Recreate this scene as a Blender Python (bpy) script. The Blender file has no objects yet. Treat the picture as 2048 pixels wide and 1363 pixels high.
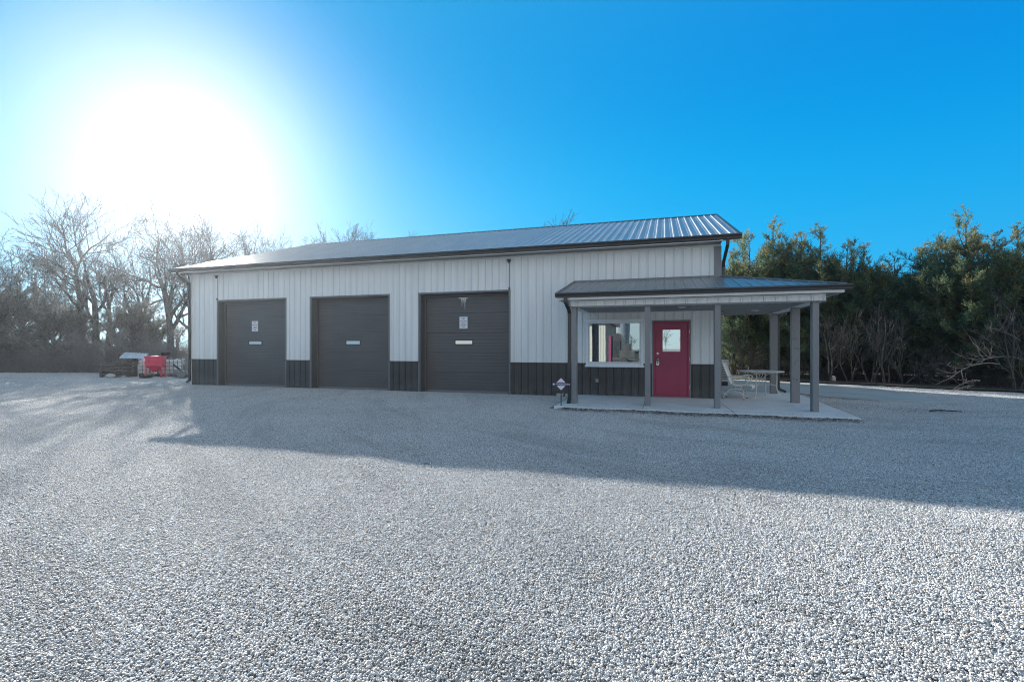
import bpy, bmesh, math, random
import numpy as np
from mathutils import Vector, Matrix

S = bpy.context.scene
COL = S.collection
R = math.radians

# ------------------------------------------------------------------ helpers
class MB:
    """collects shapes and links them as one mesh object"""
    def __init__(s): s.v = []; s.f = []
    def add(s, vs, fs):
        o = len(s.v); s.v += [tuple(map(float, p)) for p in vs]; s.f += [tuple(i + o for i in f) for f in fs]; return s
    def box(s, x0, x1, y0, y1, z0, z1):
        return s.add([(x0,y0,z0),(x1,y0,z0),(x1,y1,z0),(x0,y1,z0),(x0,y0,z1),(x1,y0,z1),(x1,y1,z1),(x0,y1,z1)],
                     [(0,3,2,1),(4,5,6,7),(0,1,5,4),(1,2,6,5),(2,3,7,6),(3,0,4,7)])
    def bar(s, a, b, w, h, up=(0,0,1)):
        a = Vector(a); b = Vector(b); d = (b-a).normalized(); u = Vector(up)
        sx = d.cross(u)
        if sx.length < 1e-4: sx = d.cross(Vector((1,0,0)))
        sx.normalize(); uz = sx.cross(d).normalized()
        vs = []
        for p in (a, b):
            for i, j in ((-1,-1),(1,-1),(1,1),(-1,1)): vs.append(p + sx*(w/2*i) + uz*(h/2*j))
        return s.add(vs, [(0,1,2,3),(7,6,5,4),(0,4,5,1),(1,5,6,2),(2,6,7,3),(3,7,4,0)])
    def tube(s, pts, rad, n=8, cap=True):
        pts = [Vector(p) for p in pts]; m = len(pts)
        if not hasattr(rad, '__len__'): rad = [rad]*m
        o = len(s.v); t0 = (pts[1]-pts[0]).normalized()
        ref = Vector((0,0,1)) if abs(t0.z) < .9 else Vector((1,0,0))
        u = t0.cross(ref).normalized()
        for i, p in enumerate(pts):
            t = (pts[min(i+1,m-1)]-pts[max(i-1,0)])
            t = t.normalized() if t.length > 1e-9 else t0
            u = (u - t*u.dot(t))
            u = u.normalized() if u.length > 1e-6 else t.orthogonal().normalized()
            w = t.cross(u)
            for k in range(n):
                a = 2*math.pi*k/n; s.v.append(tuple(p + (u*math.cos(a)+w*math.sin(a))*rad[i]))
        for i in range(m-1):
            for k in range(n):
                s.f.append((o+i*n+k, o+i*n+(k+1)%n, o+(i+1)*n+(k+1)%n, o+(i+1)*n+k))
        if cap:
            s.f.append(tuple(o+k for k in reversed(range(n)))); s.f.append(tuple(o+(m-1)*n+k for k in range(n)))
        return s
    def lathe(s, prof, c=(0,0,0), n=20):
        o = len(s.v)
        for r, z in prof:
            for k in range(n):
                a = 2*math.pi*k/n; s.v.append((c[0]+r*math.cos(a), c[1]+r*math.sin(a), c[2]+z))
        m = len(prof)
        for i in range(m-1):
            for k in range(n): s.f.append((o+i*n+k, o+i*n+(k+1)%n, o+(i+1)*n+(k+1)%n, o+(i+1)*n+k))
        s.f.append(tuple(o+k for k in reversed(range(n)))); s.f.append(tuple(o+(m-1)*n+k for k in range(n)))
        return s
    def prism(s, poly, a, b):
        """polygon (list of 3-d points) swept from offset a to offset b"""
        a = Vector(a); b = Vector(b); n = len(poly)
        vs = [Vector(p)+a for p in poly] + [Vector(p)+b for p in poly]
        return s.add(vs, [tuple(reversed(range(n))), tuple(range(n, 2*n))] + [(i,(i+1)%n,n+(i+1)%n,n+i) for i in range(n)])
    def ribs(s, o, u, v, n, u0, u1, v0, v1, phase=0., pitch=.2286, h=.017, minor=True, sign=1, lap=0.):
        """ribbed metal sheet; v0 / v1 numbers or functions of u"""
        o, u, v, n = map(Vector, (o, u, v, n))
        us = {round(u0,5): 0., round(u1,5): 0.}
        k = math.floor((u0-phase)/pitch)-1
        while phase + k*pitch < u1 + pitch:
            c = phase + k*pitch
            pr = [(-.024,0),(-.011,h),(.011,h),(.024,0)]
            if lap: pr = [(-.029,0),(-.026,-lap),(-.0195,-lap),(-.012,h),(.012,h),(.0175,-lap),(.0225,-lap),(.025,0)]
            if minor:
                for q in (pitch*.36, pitch*.64): pr += [(q-.012,0),(q-.005,.0028),(q+.005,.0028),(q+.012,0)]
            for a, b in pr:
                if u0 < c+a < u1: us[round(c+a,5)] = b
            k += 1
        xs = sorted(us)
        f0 = v0 if callable(v0) else (lambda q: v0); f1 = v1 if callable(v1) else (lambda q: v1)
        base = len(s.v)
        for x in xs:
            for f in (f0, f1): s.v.append(tuple(o + u*x + v*f(x) + n*us[x]))
        for i in range(len(xs)-1):
            q = (base+2*i, base+2*i+2, base+2*i+3, base+2*i+1)
            s.f.append(q if sign > 0 else tuple(reversed(q)))
        return s
    def build_each(s, name, mat, parent=None, **kw):
        """every separate piece becomes an object of its own"""
        p = list(range(len(s.v)))
        def find(i):
            while p[i] != i: p[i] = p[p[i]]; i = p[i]
            return i
        for f in s.f:
            for j in f[1:]: p[find(j)] = find(f[0])
        g = {}
        for f in s.f: g.setdefault(find(f[0]), []).append(f)
        out = []
        for fs in g.values():
            b = MB(); ids = sorted({i for f in fs for i in f}); m = {i: k for k, i in enumerate(ids)}
            b.v = [s.v[i] for i in ids]; b.f = [tuple(m[i] for i in f) for f in fs]; out.append(b.build(name, mat, parent, **kw))
        return out
    def build(s, name, mat, parent=None, smooth=False, bevel=0., loc=None):
        me = bpy.data.meshes.new(name); me.from_pydata(s.v, [], s.f); me.update()
        return link(name, me, mat, parent, smooth, bevel, loc)

def link(name, me, mat, parent=None, smooth=False, bevel=0., loc=None):
    if mat: me.materials.append(mat)
    if smooth:
        me.polygons.foreach_set('use_smooth', [True]*len(me.polygons))
    ob = bpy.data.objects.new(name, me); COL.objects.link(ob)
    if parent: ob.parent = parent
    if loc is not None: ob.location = loc
    if bevel:
        b = ob.modifiers.new('bevel', 'BEVEL'); b.width = bevel; b.segments = 2; b.limit_method = 'ANGLE'
    return ob

def tag(o, label=None, cat=None, group=None, kind=None):
    if label: o['label'] = label
    if cat: o['category'] = cat
    if group: o['group'] = group
    if kind: o['kind'] = kind
    return o

def thing(name, label, cat, loc=(0,0,0), rz=0., group=None):
    o = bpy.data.objects.new(name, None); COL.objects.link(o); o.location = loc; o.rotation_euler = (0,0,rz)
    o.empty_display_size = .1
    return tag(o, label, cat, group)

def dup(root, loc, rz, label, group=None, scale=None):
    r = root.copy(); COL.objects.link(r); r.location = loc; r.rotation_euler = (0,0,rz); r['label'] = label
    if scale: r.scale = scale
    if group: r['group'] = group
    for ch in list(root.children):
        c = ch.copy(); COL.objects.link(c); c.parent = r
        for g in list(ch.children):
            d = g.copy(); COL.objects.link(d); d.parent = c
    return r

def text(name, body, size, mat, parent, loc, rot=(R(90),0,0), align='CENTER', bold=0., sx=1.):
    cu = bpy.data.curves.new(name, 'FONT'); cu.body = body; cu.size = size; cu.align_x = align; cu.align_y = 'CENTER'
    cu.extrude = .0008; cu.offset = bold
    t = bpy.data.objects.new(name, cu); COL.objects.link(t); bpy.context.view_layer.update()
    me = bpy.data.meshes.new_from_object(t); bpy.data.objects.remove(t); bpy.data.curves.remove(cu)
    o = link(name, me, mat, parent); o.location = loc; o.rotation_euler = rot; o.scale = (sx,1,1)
    return o

# ------------------------------------------------------------------ materials
def nodes(name):
    m = bpy.data.materials.new(name); m.use_nodes = True; nt = m.node_tree
    return m, nt, nt.nodes['Principled BSDF'], nt.nodes['Material Output']
def N(nt, t, **kw):
    n = nt.nodes.new(t)
    for k, v in kw.items(): setattr(n, k, v)
    return n
def mixc(nt, fac, a, b, mode='MIX'):
    n = N(nt, 'ShaderNodeMix', data_type='RGBA', blend_type=mode)
    for sock, val in ((n.inputs[0], fac), (n.inputs[6], a), (n.inputs[7], b)):
        if hasattr(val, 'is_linked') or hasattr(val, 'links'): nt.links.new(val, sock)
        elif isinstance(val, (int, float)): sock.default_value = val
        else: sock.default_value = (*val, 1) if len(val) == 3 else val
    return n.outputs[2]
def maprange(nt, val, a, b, c, d):
    n = N(nt, 'ShaderNodeMapRange'); nt.links.new(val, n.inputs[0])
    for i, q in enumerate((a, b, c, d)): n.inputs[i+1].default_value = q
    return n.outputs[0]
def noise(nt, scale, detail=4, rough=.6, vec=None, stretch=None):
    n = N(nt, 'ShaderNodeTexNoise'); n.inputs['Scale'].default_value = scale; n.inputs['Detail'].default_value = detail
    n.inputs['Roughness'].default_value = rough
    if vec is None:
        vec = N(nt, 'ShaderNodeNewGeometry').outputs['Position']
    if stretch:
        mp = N(nt, 'ShaderNodeMapping'); mp.inputs['Scale'].default_value = stretch; nt.links.new(vec, mp.inputs[0]); vec = mp.outputs[0]
    nt.links.new(vec, n.inputs['Vector'])
    return n.outputs['Fac']

def mat(name, col, rough=.5, metal=0., spec=.5, var=.12, vscale=2.5, stretch=None, bump=0., bscale=60., coat=0.):
    m, nt, p, out = nodes(name)
    p.inputs['Roughness'].default_value = rough; p.inputs['Metallic'].default_value = metal
    p.inputs['Specular IOR Level'].default_value = spec; p.inputs['Coat Weight'].default_value = coat
    f = noise(nt, vscale, stretch=stretch)
    f2 = maprange(nt, f, .3, .7, 0, 1)
    dark = [c*(1-var) for c in col]; light = [min(1, c*(1+var)) for c in col]
    nt.links.new(mixc(nt, f2, dark, light), p.inputs['Base Color'])
    nt.links.new(maprange(nt, f, .3, .7, max(0, rough-.06), min(1, rough+.06)), p.inputs['Roughness'])
    if bump:
        b = N(nt, 'ShaderNodeBump'); b.inputs['Strength'].default_value = bump; b.inputs['Distance'].default_value = .004
        nt.links.new(noise(nt, bscale, 3), b.inputs['Height']); nt.links.new(b.outputs[0], p.inputs['Normal'])
    return m

def wallmat(name, col, dust, rough=.42):
    """painted steel cladding: faint vertical rain streaks, dust splashed up from the gravel"""
    m, nt, p, out = nodes(name)
    p.inputs['Roughness'].default_value = rough
    s1 = maprange(nt, noise(nt, 1.0, 5, .6, stretch=(5, 5, .35)), .35, .7, 0, 1)
    base = mixc(nt, s1, [c*.93 for c in col], [c*1.05 for c in col])
    g = N(nt, 'ShaderNodeNewGeometry'); sp = N(nt, 'ShaderNodeSeparateXYZ'); nt.links.new(g.outputs['Position'], sp.inputs[0])
    h = maprange(nt, sp.outputs[2], 0., .45, 1, 0)
    nz = maprange(nt, noise(nt, 3.5, 6, .7), .35, .75, 0, 1)
    mu = N(nt, 'ShaderNodeMath', operation='MULTIPLY'); nt.links.new(h, mu.inputs[0]); nt.links.new(nz, mu.inputs[1])
    mu2 = N(nt, 'ShaderNodeMath', operation='MULTIPLY'); nt.links.new(mu.outputs[0], mu2.inputs[0]); mu2.inputs[1].default_value = .7
    nt.links.new(mixc(nt, mu2.outputs[0], base, dust), p.inputs['Base Color'])
    b = N(nt, 'ShaderNodeBump'); b.inputs['Strength'].default_value = .12; b.inputs['Distance'].default_value = .02
    nt.links.new(noise(nt, 1.6, 2, .5), b.inputs['Height']); nt.links.new(b.outputs[0], p.inputs['Normal'])
    return m

def roofmat(name, col, rough):
    m, nt, p, out = nodes(name)
    p.inputs['Specular IOR Level'].default_value = .75; p.inputs['Coat Weight'].default_value = .15; p.inputs['Coat Roughness'].default_value = .12
    f = noise(nt, .9, 6, .65, stretch=(4, .6, 1))
    nt.links.new(mixc(nt, maprange(nt, f, .35, .7, 0, 1), [c*.85 for c in col], [c*1.2 for c in col]), p.inputs['Base Color'])
    nt.links.new(maprange(nt, f, .3, .7, rough-.05, rough+.08), p.inputs['Roughness'])
    b = N(nt, 'ShaderNodeBump'); b.inputs['Strength'].default_value = .25; b.inputs['Distance'].default_value = .03
    nt.links.new(noise(nt, 1.3, 3, .55), b.inputs['Height']); nt.links.new(b.outputs[0], p.inputs['Normal'])
    return m

def panemat(name, refl, tint, inside, warp=0.):
    """reflective insulated glass over an even backing colour"""
    m, nt, p, out = nodes(name); nt.nodes.remove(p)
    g = N(nt, 'ShaderNodeBsdfGlossy'); g.inputs['Roughness'].default_value = .01; g.inputs['Color'].default_value = (*tint, 1)
    d = N(nt, 'ShaderNodeBsdfDiffuse'); d.inputs['Color'].default_value = (*inside, 1)
    mx = N(nt, 'ShaderNodeMixShader'); mx.inputs[0].default_value = refl
    nt.links.new(d.outputs[0], mx.inputs[1]); nt.links.new(g.outputs[0], mx.inputs[2]); nt.links.new(mx.outputs[0], out.inputs[0])
    if warp:
        b = N(nt, 'ShaderNodeBump'); b.inputs['Strength'].default_value = warp; b.inputs['Distance'].default_value = .02
        nt.links.new(noise(nt, 1.7, 1, .4), b.inputs['Height']); nt.links.new(b.outputs[0], g.inputs['Normal'])
    return m

def leafmat(name, a, b, trans=.35):
    """foliage: attribute 'tone' runs each spray between two colours"""
    m, nt, p, out = nodes(name); p.inputs['Roughness'].default_value = .6; p.inputs['Specular IOR Level'].default_value = .25
    at = N(nt, 'ShaderNodeAttribute'); at.attribute_name = 'tone'
    c = mixc(nt, at.outputs['Fac'], a, b); nt.links.new(c, p.inputs['Base Color'])
    t = N(nt, 'ShaderNodeBsdfTranslucent'); nt.links.new(c, t.inputs['Color'])
    mx = N(nt, 'ShaderNodeMixShader'); mx.inputs[0].default_value = trans
    nt.links.new(p.outputs[0], mx.inputs[1]); nt.links.new(t.outputs[0], mx.inputs[2]); nt.links.new(mx.outputs[0], out.inputs[0])
    return m

M = {}
M['wall'] = wallmat('ash_white_steel', (.78,.78,.765), (.42,.41,.39))
M['wainscot'] = wallmat('charcoal_steel', (.045,.045,.045), (.16,.16,.155), .38)
M['trim'] = mat('light_trim', (.66,.66,.66), .4, vscale=1.2)
M['grey_trim'] = mat('grey_trim', (.20,.20,.205), .42, var=.08, vscale=1.4, stretch=(2,2,.4))
M['dark_trim'] = mat('dark_trim', (.030,.032,.034), .35, var=.15, vscale=1.5)
M['bronze'] = mat('door_bronze', (.100,.093,.092), .45, var=.14, vscale=.9, stretch=(1,1,2.2))
M['jamb'] = mat('jamb_bronze', (.10,.098,.10), .5)
M['roof'] = roofmat('charcoal_roof_lit', (.36,.36,.36), .36)  # charcoal paint lightened, its sky sheen put into the base colour
M['porch_roof'] = roofmat('charcoal_porch_roof_shaded', (.19,.19,.192), .34)  # same charcoal paint, darker copy for the shaded porch
M['soffit'] = mat('dark_soffit', (.23,.232,.236), .5, var=.08)
M['red'] = mat('red_door_paint', (.33,.035,.080), .45, var=.12, vscale=1.6)
M['white'] = mat('white_vinyl', (.80,.80,.79), .4, var=.04)
M['pane'] = panemat('window_pane', .50, (.86,.92,.92), (.10,.11,.11), .03)
M['pane2'] = panemat('door_pane', .72, (.86,.92,.92), (.10,.11,.11), .03)
M['slit'] = panemat('slit_pane', .3, (.9,.9,.88), (.85,.84,.80), .1)
M['lens'] = mat('frosted_lens', (.92,.92,.92), .3, var=.01)
M['sapling'] = mat('sapling_bark', (.095,.086,.080), .95, var=.3, vscale=8)
M['undertwig'] = mat('dark_twig', (.045,.040,.037), .95, var=.4, vscale=6)
M['grey_twig'] = mat('grey_twig', (.20,.19,.19), .95, var=.35, vscale=6)
M['steel'] = mat('brushed_steel', (.55,.54,.52), .3, metal=1.)
M['black'] = mat('black_plastic', (.02,.02,.022), .45)
M['concrete'] = mat('porch_concrete', (.68,.68,.665), .85, var=.13, vscale=1.1, bump=.25, bscale=140)
M['apron'] = mat('apron_concrete', (.40,.40,.39), .85, var=.15, vscale=.8, bump=.25, bscale=140)
M['bin'] = mat('weathered_galv', (.22,.25,.28), .6, var=.1)
M['furn'] = mat('cream_white_metal', (.66,.65,.60), .45, var=.1, vscale=9)
M['sign_white'] = mat('sign_white', (.78,.79,.82), .45, var=.03)
M['ink'] = mat('sign_ink', (.04,.045,.09), .5, var=.02)
M['ink_red'] = mat('sign_red', (.34,.03,.09), .5, var=.02)
M['navy'] = mat('sign_navy', (.018,.018,.075), .5, var=.05)
M['maroon'] = mat('sign_maroon', (.22,.02,.075), .5, var=.05)
M['hopper'] = mat('hopper_red', (.62,.018,.085), .5, var=.16, vscale=5)
M['ibc'] = mat('milky_plastic', (.80,.84,.84), .45, var=.07, vscale=3)
M['cage'] = mat('galvanised', (.16,.165,.17), .5, metal=.3)
M['pallet'] = mat('grey_wood', (.085,.078,.07), .85, var=.3, vscale=6, stretch=(1,1,6))
M['galv'] = mat('corrugated_galv', (.62,.63,.64), .45, metal=.15, var=.1)
M['rust'] = mat('dull_pipe', (.19,.185,.18), .7, var=.3, vscale=5)
M['rubber'] = mat('old_rubber', (.022,.022,.023), .85)
M['acmetal'] = mat('unit_metal', (.46,.47,.47), .5, var=.06)
M['stone'] = mat('pale_stone', (.42,.42,.39), .9, var=.2, vscale=14, bump=.5, bscale=60)
M['bark'] = mat('grey_bark', (.095,.090,.086), .95, var=.35, vscale=9, stretch=(1,1,.25), bump=.6, bscale=30)
M['twig'] = mat('brown_twig', (.120,.098,.085), .95, var=.35, vscale=6)
M['deadwood'] = mat('bleached_twig', (.24,.21,.195), .9, var=.3, vscale=6)
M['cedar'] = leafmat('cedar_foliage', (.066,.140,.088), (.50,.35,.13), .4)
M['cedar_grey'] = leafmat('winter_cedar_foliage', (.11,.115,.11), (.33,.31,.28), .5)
M['litter'] = mat('leaf_litter', (.085,.070,.052), .95, var=.5, vscale=5, bump=.8, bscale=45)
M['deadleaf'] = mat('dead_leaf', (.055,.042,.03), .8, var=.4, vscale=30)

# ------------------------------------------------------------------ camera
SUN_AZ, SUN_EL = R(51.3), R(18.6)            # sun stands left of the facade normal, behind the building
CAM = Vector((0, -14.01, 1.396)); YAW = .3013
cd = bpy.data.cameras.new('camera'); cam = bpy.data.objects.new('camera', cd); COL.objects.link(cam)
cd.sensor_width = 36; cd.lens = 36*975.45/2048; cd.shift_y = 10.3/2048; cd.clip_end = 3000; cd.clip_start = .05
cam.location = CAM; cam.rotation_euler = (R(90), 0, YAW)
S.camera = cam
S.cycles.filter_width = 1.1
S.cycles.use_denoising = True; S.cycles.denoising_prefilter = 'NONE'; S.cycles.denoising_input_passes = 'RGB_ALBEDO_NORMAL'; S.cycles.use_adaptive_sampling = False
cY, sY = math.cos(YAW), math.sin(YAW)
def at(px, Z):
    """ground point seen in photo column px at distance Z along the view"""
    X = (px-1024)/975.45*Z
    return X*cY - Z*sY, X*sY + Z*cY + CAM.y

# ------------------------------------------------------------------ sky and sun
SUND = Vector((-math.sin(SUN_AZ)*math.cos(SUN_EL), math.cos(SUN_AZ)*math.cos(SUN_EL), math.sin(SUN_EL)))
w = bpy.data.worlds.new('World'); S.world = w; w.use_nodes = True; nt = w.node_tree
bg = nt.nodes['Background']; bg.inputs[1].default_value = .1
sky = N(nt, 'ShaderNodeTexSky', sky_type='NISHITA', sun_disc=False, sun_elevation=SUN_EL, sun_rotation=-SUN_AZ)
sky.air_density = 1.; sky.dust_density = .2; sky.ozone_density = 3.; sky.altitude = 200
tc = N(nt, 'ShaderNodeTexCoord'); DIR = tc.outputs['Generated']
def math_(op, a, b=None):
    n = N(nt, 'ShaderNodeMath', operation=op)
    for k, v_ in enumerate((a, b)):
        if v_ is None: continue
        if isinstance(v_, (int, float)): n.inputs[k].default_value = v_
        else: nt.links.new(v_, n.inputs[k])
    return n.outputs[0]
def dot(vec):
    n = N(nt, 'ShaderNodeVectorMath', operation='DOT_PRODUCT'); nt.links.new(DIR, n.inputs[0]); n.inputs[1].default_value = vec; return n.outputs['Value']
theta = math_('ARCCOSINE', math_('MINIMUM', dot(SUND), .99999))                 # angle from the sun
elev = math_('ARCSINE', math_('MAXIMUM', dot((0,0,1)), -.2))
K = 1/(.1*2**1.4)                                                                # picture value -> sky units
def ramp(x, stops):
    n = N(nt, 'ShaderNodeValToRGB'); nt.links.new(x, n.inputs[0]); e = n.color_ramp.elements; n.color_ramp.interpolation = 'B_SPLINE' if len(stops) > 4 else 'LINEAR'
    while len(e) < len(stops): e.new(.5)
    for q, (p, c) in zip(e, stops): q.position = p; q.color = (*c, 1)
    return n.outputs[0]
clear = ramp(math_('DIVIDE', elev, R(90)), [(0,(.07,.43,.83)),(.10,(.02,.40,.82)),(.20,(.0,.335,.80)),(.30,(.0,.225,.74)),(.42,(.01,.24,.70)),(.62,(.08,.22,.42)),(1,(.12,.24,.38))])
back = ramp(math_('DIVIDE', elev, R(90)), [(0,(.80,.90,.94)),(.12,(.92,1.05,1.1)),(.25,(1.95,2.1,2.15)),(.42,(.8,.92,1.0)),(.6,(.12,.24,.38)),(1,(.12,.24,.38))])  # unseen sky behind the camera, brightened low down to lift the shaded facade
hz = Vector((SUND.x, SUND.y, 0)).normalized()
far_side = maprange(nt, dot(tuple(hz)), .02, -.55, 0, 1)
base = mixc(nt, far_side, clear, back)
def expf(sig, power, amp):
    return math_('MULTIPLY', math_('EXPONENT', math_('MULTIPLY', math_('POWER', math_('DIVIDE', theta, R(sig)), power), -1.)), amp)
def add(a, b):
    n = N(nt, 'ShaderNodeVectorMath', operation='ADD'); nt.links.new(a, n.inputs[0]); nt.links.new(b, n.inputs[1]); return n.outputs[0]
def scaled(fac, col):
    n = N(nt, 'ShaderNodeVectorMath', operation='SCALE'); nt.links.new(fac, n.inputs['Scale'])
    if isinstance(col, tuple): n.inputs[0].default_value = col
    else: nt.links.new(col, n.inputs[0])
    return n.outputs[0]
cyan = add(base, scaled(expf(60., 2., .15), (.0, 1., .55)))
low = math_('EXPONENT', math_('MULTIPLY', math_('POWER', math_('DIVIDE', math_('ABSOLUTE', elev), R(15)), 2.), -1.))
white = math_('MINIMUM', math_('ADD', expf(10.8, 2., .76), math_('MULTIPLY', expf(24., 2., .62), low)), 1.)
one = N(nt, 'ShaderNodeValue'); one.outputs[0].default_value = K
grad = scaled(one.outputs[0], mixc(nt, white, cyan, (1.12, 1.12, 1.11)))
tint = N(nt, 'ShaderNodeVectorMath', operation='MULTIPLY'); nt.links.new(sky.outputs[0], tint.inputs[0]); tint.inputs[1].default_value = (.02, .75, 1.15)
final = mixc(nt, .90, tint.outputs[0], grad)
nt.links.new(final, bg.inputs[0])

sl = bpy.data.lights.new('sun', 'SUN'); sl.energy = 5.; sl.angle = R(.53); sl.color = (1., .955, .88)
so = bpy.data.objects.new('sun', sl); COL.objects.link(so); so.rotation_euler = (-SUND).to_track_quat('-Z', 'Y').to_euler(); so.location = (-30, 30, 20)
S.view_settings.view_transform = 'Standard'; S.view_settings.look = 'None'; S.view_settings.exposure = 1.4; S.view_settings.gamma = 1.

# ------------------------------------------------------------------ ground relief
rg = np.random.default_rng(5)
_wl = np.concatenate([rg.uniform(1.0, 2.2, 10), rg.uniform(2.2, 7., 10)]); _an = rg.uniform(0, 2*np.pi, 20)
_an[:10] = rg.normal(R(65), .45, 10)
_k = 2*np.pi/_wl; _ph = rg.uniform(0, 2*np.pi, 20); _am = .0016*np.minimum(_wl, 2.)**.9
GZ = -.052
def flatten(x, y):
    dx = np.maximum(np.maximum(-17.6-x, x-7.6), 0); dy = np.maximum(np.maximum(-3.1-y, y-11), 0)
    return np.clip(np.hypot(dx, dy)/1.2, 0, 1)
def relief(x, y):
    z = np.zeros_like(x, dtype=float)
    for k, a, p, m in zip(_k, _an, _ph, _am): z += m*np.cos(k*(x*np.cos(a)+y*np.sin(a))+p)
    # two shallow wheel tracks curving across the yard
    for r0 in (13.2, 15.0, 21.5, 23.2):
        d = np.hypot(x-6, y-4)-r0 + .25*np.sin(x*.35)
        z += -.011*np.exp(-(d/.30)**2) + .008*np.exp(-((d-.6)/.3)**2) + .006*np.exp(-((d+.6)/.3)**2)
    return z*flatten(x, y)

def slope(x, y, e=.05):
    return (relief(x+e, y)-relief(x-e, y))/(2*e), (relief(x, y+e)-relief(x, y-e))/(2*e)

def groundmat():
    m, nt, p, out = nodes('gravel_bed')
    p.inputs['Roughness'].default_value = .9
    g = N(nt, 'ShaderNodeNewGeometry')
    vo = N(nt, 'ShaderNodeTexVoronoi'); vo.inputs['Scale'].default_value = 42; nt.links.new(g.outputs['Position'], vo.inputs['Vector'])
    bw = N(nt, 'ShaderNodeRGBToBW'); nt.links.new(vo.outputs['Color'], bw.inputs[0])
    c = mixc(nt, maprange(nt, bw.outputs[0], .2, .8, 0, 1), (.15,.15,.15), (.42,.42,.41))
    d = maprange(nt, noise(nt, .35, 5, .6), .4, .62, 0, 1)
    sp = N(nt, 'ShaderNodeSeparateXYZ'); nt.links.new(g.outputs['Position'], sp.inputs[0])
    far = maprange(nt, sp.outputs[1], 12, 30, 0, 1)
    c = mixc(nt, d, c, (.20,.19,.175)); c = mixc(nt, far, c, (.14,.12,.075))
    nt.links.new(c, p.inputs['Base Color'])
    b = N(nt, 'ShaderNodeBump'); b.inputs['Strength'].default_value = .9; b.inputs['Distance'].default_value = .012; b.invert = True
    nt.links.new(vo.outputs['Distance'], b.inputs['Height']); nt.links.new(b.outputs[0], p.inputs['Normal'])
    return m

def grid_axis(lo, hi, a, b, fine, coarse):
    return np.unique(np.concatenate([np.linspace(lo, a, coarse), np.arange(a, b, fine), np.linspace(b, hi, coarse)]))
gx = grid_axis(-260, 240, -42, 18, .3, 12); gy = grid_axis(-220, 240, -17, 12, .3, 12)
X, Y = np.meshgrid(gx, gy); Zg = GZ + relief(X, Y)*((X > -42) & (X < 18) & (Y > -17) & (Y < 12)) - .012
nx, ny = len(gx), len(gy)
idx = np.arange(nx*ny).reshape(ny, nx)
fc = np.stack([idx[:-1,:-1], idx[:-1,1:], idx[1:,1:], idx[1:,:-1]], -1).reshape(-1, 4)
me = bpy.data.meshes.new('ground'); me.from_pydata(np.stack([X, Y, Zg], -1).reshape(-1, 3).tolist(), [], fc.tolist())
tag(link('ground', me, groundmat(), smooth=True), kind='structure', label='wide flat gravel yard around the metal building')

# ------------------------------------------------------------------ gravel: real pebbles, tiles of them laid over the relief
def pebblemat():
    m, nt, p, out = nodes('limestone_pebbles'); p.inputs['Roughness'].default_value = .62; p.inputs['Specular IOR Level'].default_value = .4
    at = N(nt, 'ShaderNodeAttribute'); at.attribute_name = 'col'
    d = maprange(nt, noise(nt, .5, 6, .62), .46, .70, 0, .20)
    c = mixc(nt, d, at.outputs['Color'], (.17,.165,.155))
    # wheel tracks: dirt-stained bands that sweep round the corner of the building
    gp = N(nt, 'ShaderNodeNewGeometry'); sb = N(nt, 'ShaderNodeVectorMath', operation='SUBTRACT'); nt.links.new(gp.outputs['Position'], sb.inputs[0]); sb.inputs[1].default_value = (5, 5, 0)
    sx_ = N(nt, 'ShaderNodeSeparateXYZ'); nt.links.new(sb.outputs[0], sx_.inputs[0])
    ln = N(nt, 'ShaderNodeVectorMath', operation='LENGTH'); nt.links.new(sb.outputs[0], ln.inputs[0])
    an = N(nt, 'ShaderNodeMath', operation='ARCTAN2'); nt.links.new(sx_.outputs[1], an.inputs[0]); nt.links.new(sx_.outputs[0], an.inputs[1])
    cb = N(nt, 'ShaderNodeCombineXYZ'); nt.links.new(ln.outputs['Value'], cb.inputs[0]); nt.links.new(an.outputs[0], cb.inputs[1])
    tk = maprange(nt, noise(nt, 1.0, 4, .65, vec=cb.outputs[0], stretch=(1.1, 2.2, 1)),   .53, .62, 0, .22)
    c = mixc(nt, tk, c, (.19,.185,.175))
    nt.links.new(c, p.inputs['Base Color'])
    return m

def ico():
    bm = bmesh.new(); bmesh.ops.create_icosphere(bm, subdivisions=2, radius=1.)
    v = np.array([q.co[:] for q in bm.verts]); f = np.array([[q.index for q in t.verts] for t in bm.faces]); bm.free(); return v, f

TILE, NVAR = .34, 8
SLAB = [(-2.45,-2.84),(3.66,-2.97),(3.76,2.4),(1.44,2.4),(1.44,0),(-2.45,0)]
DRIVE = [(1.5,2.75),(3.85,2.65),(4.35,1.85),(5.43,1.12),(7.05,1.0),(6.95,4.5),(6.44,6.46),(4.42,7.65),(1.5,9.4)]
def inside(poly, x, y):
    c = np.zeros_like(x, dtype=bool); n = len(poly)
    for i in range(n):
        (x0, y0), (x1, y1) = poly[i], poly[(i+1) % n]
        cond = ((y0 > y) != (y1 > y)) & (x < (x1-x0)*(y-y0)/(y1-y0+1e-12)+x0); c ^= cond
    return c

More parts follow.
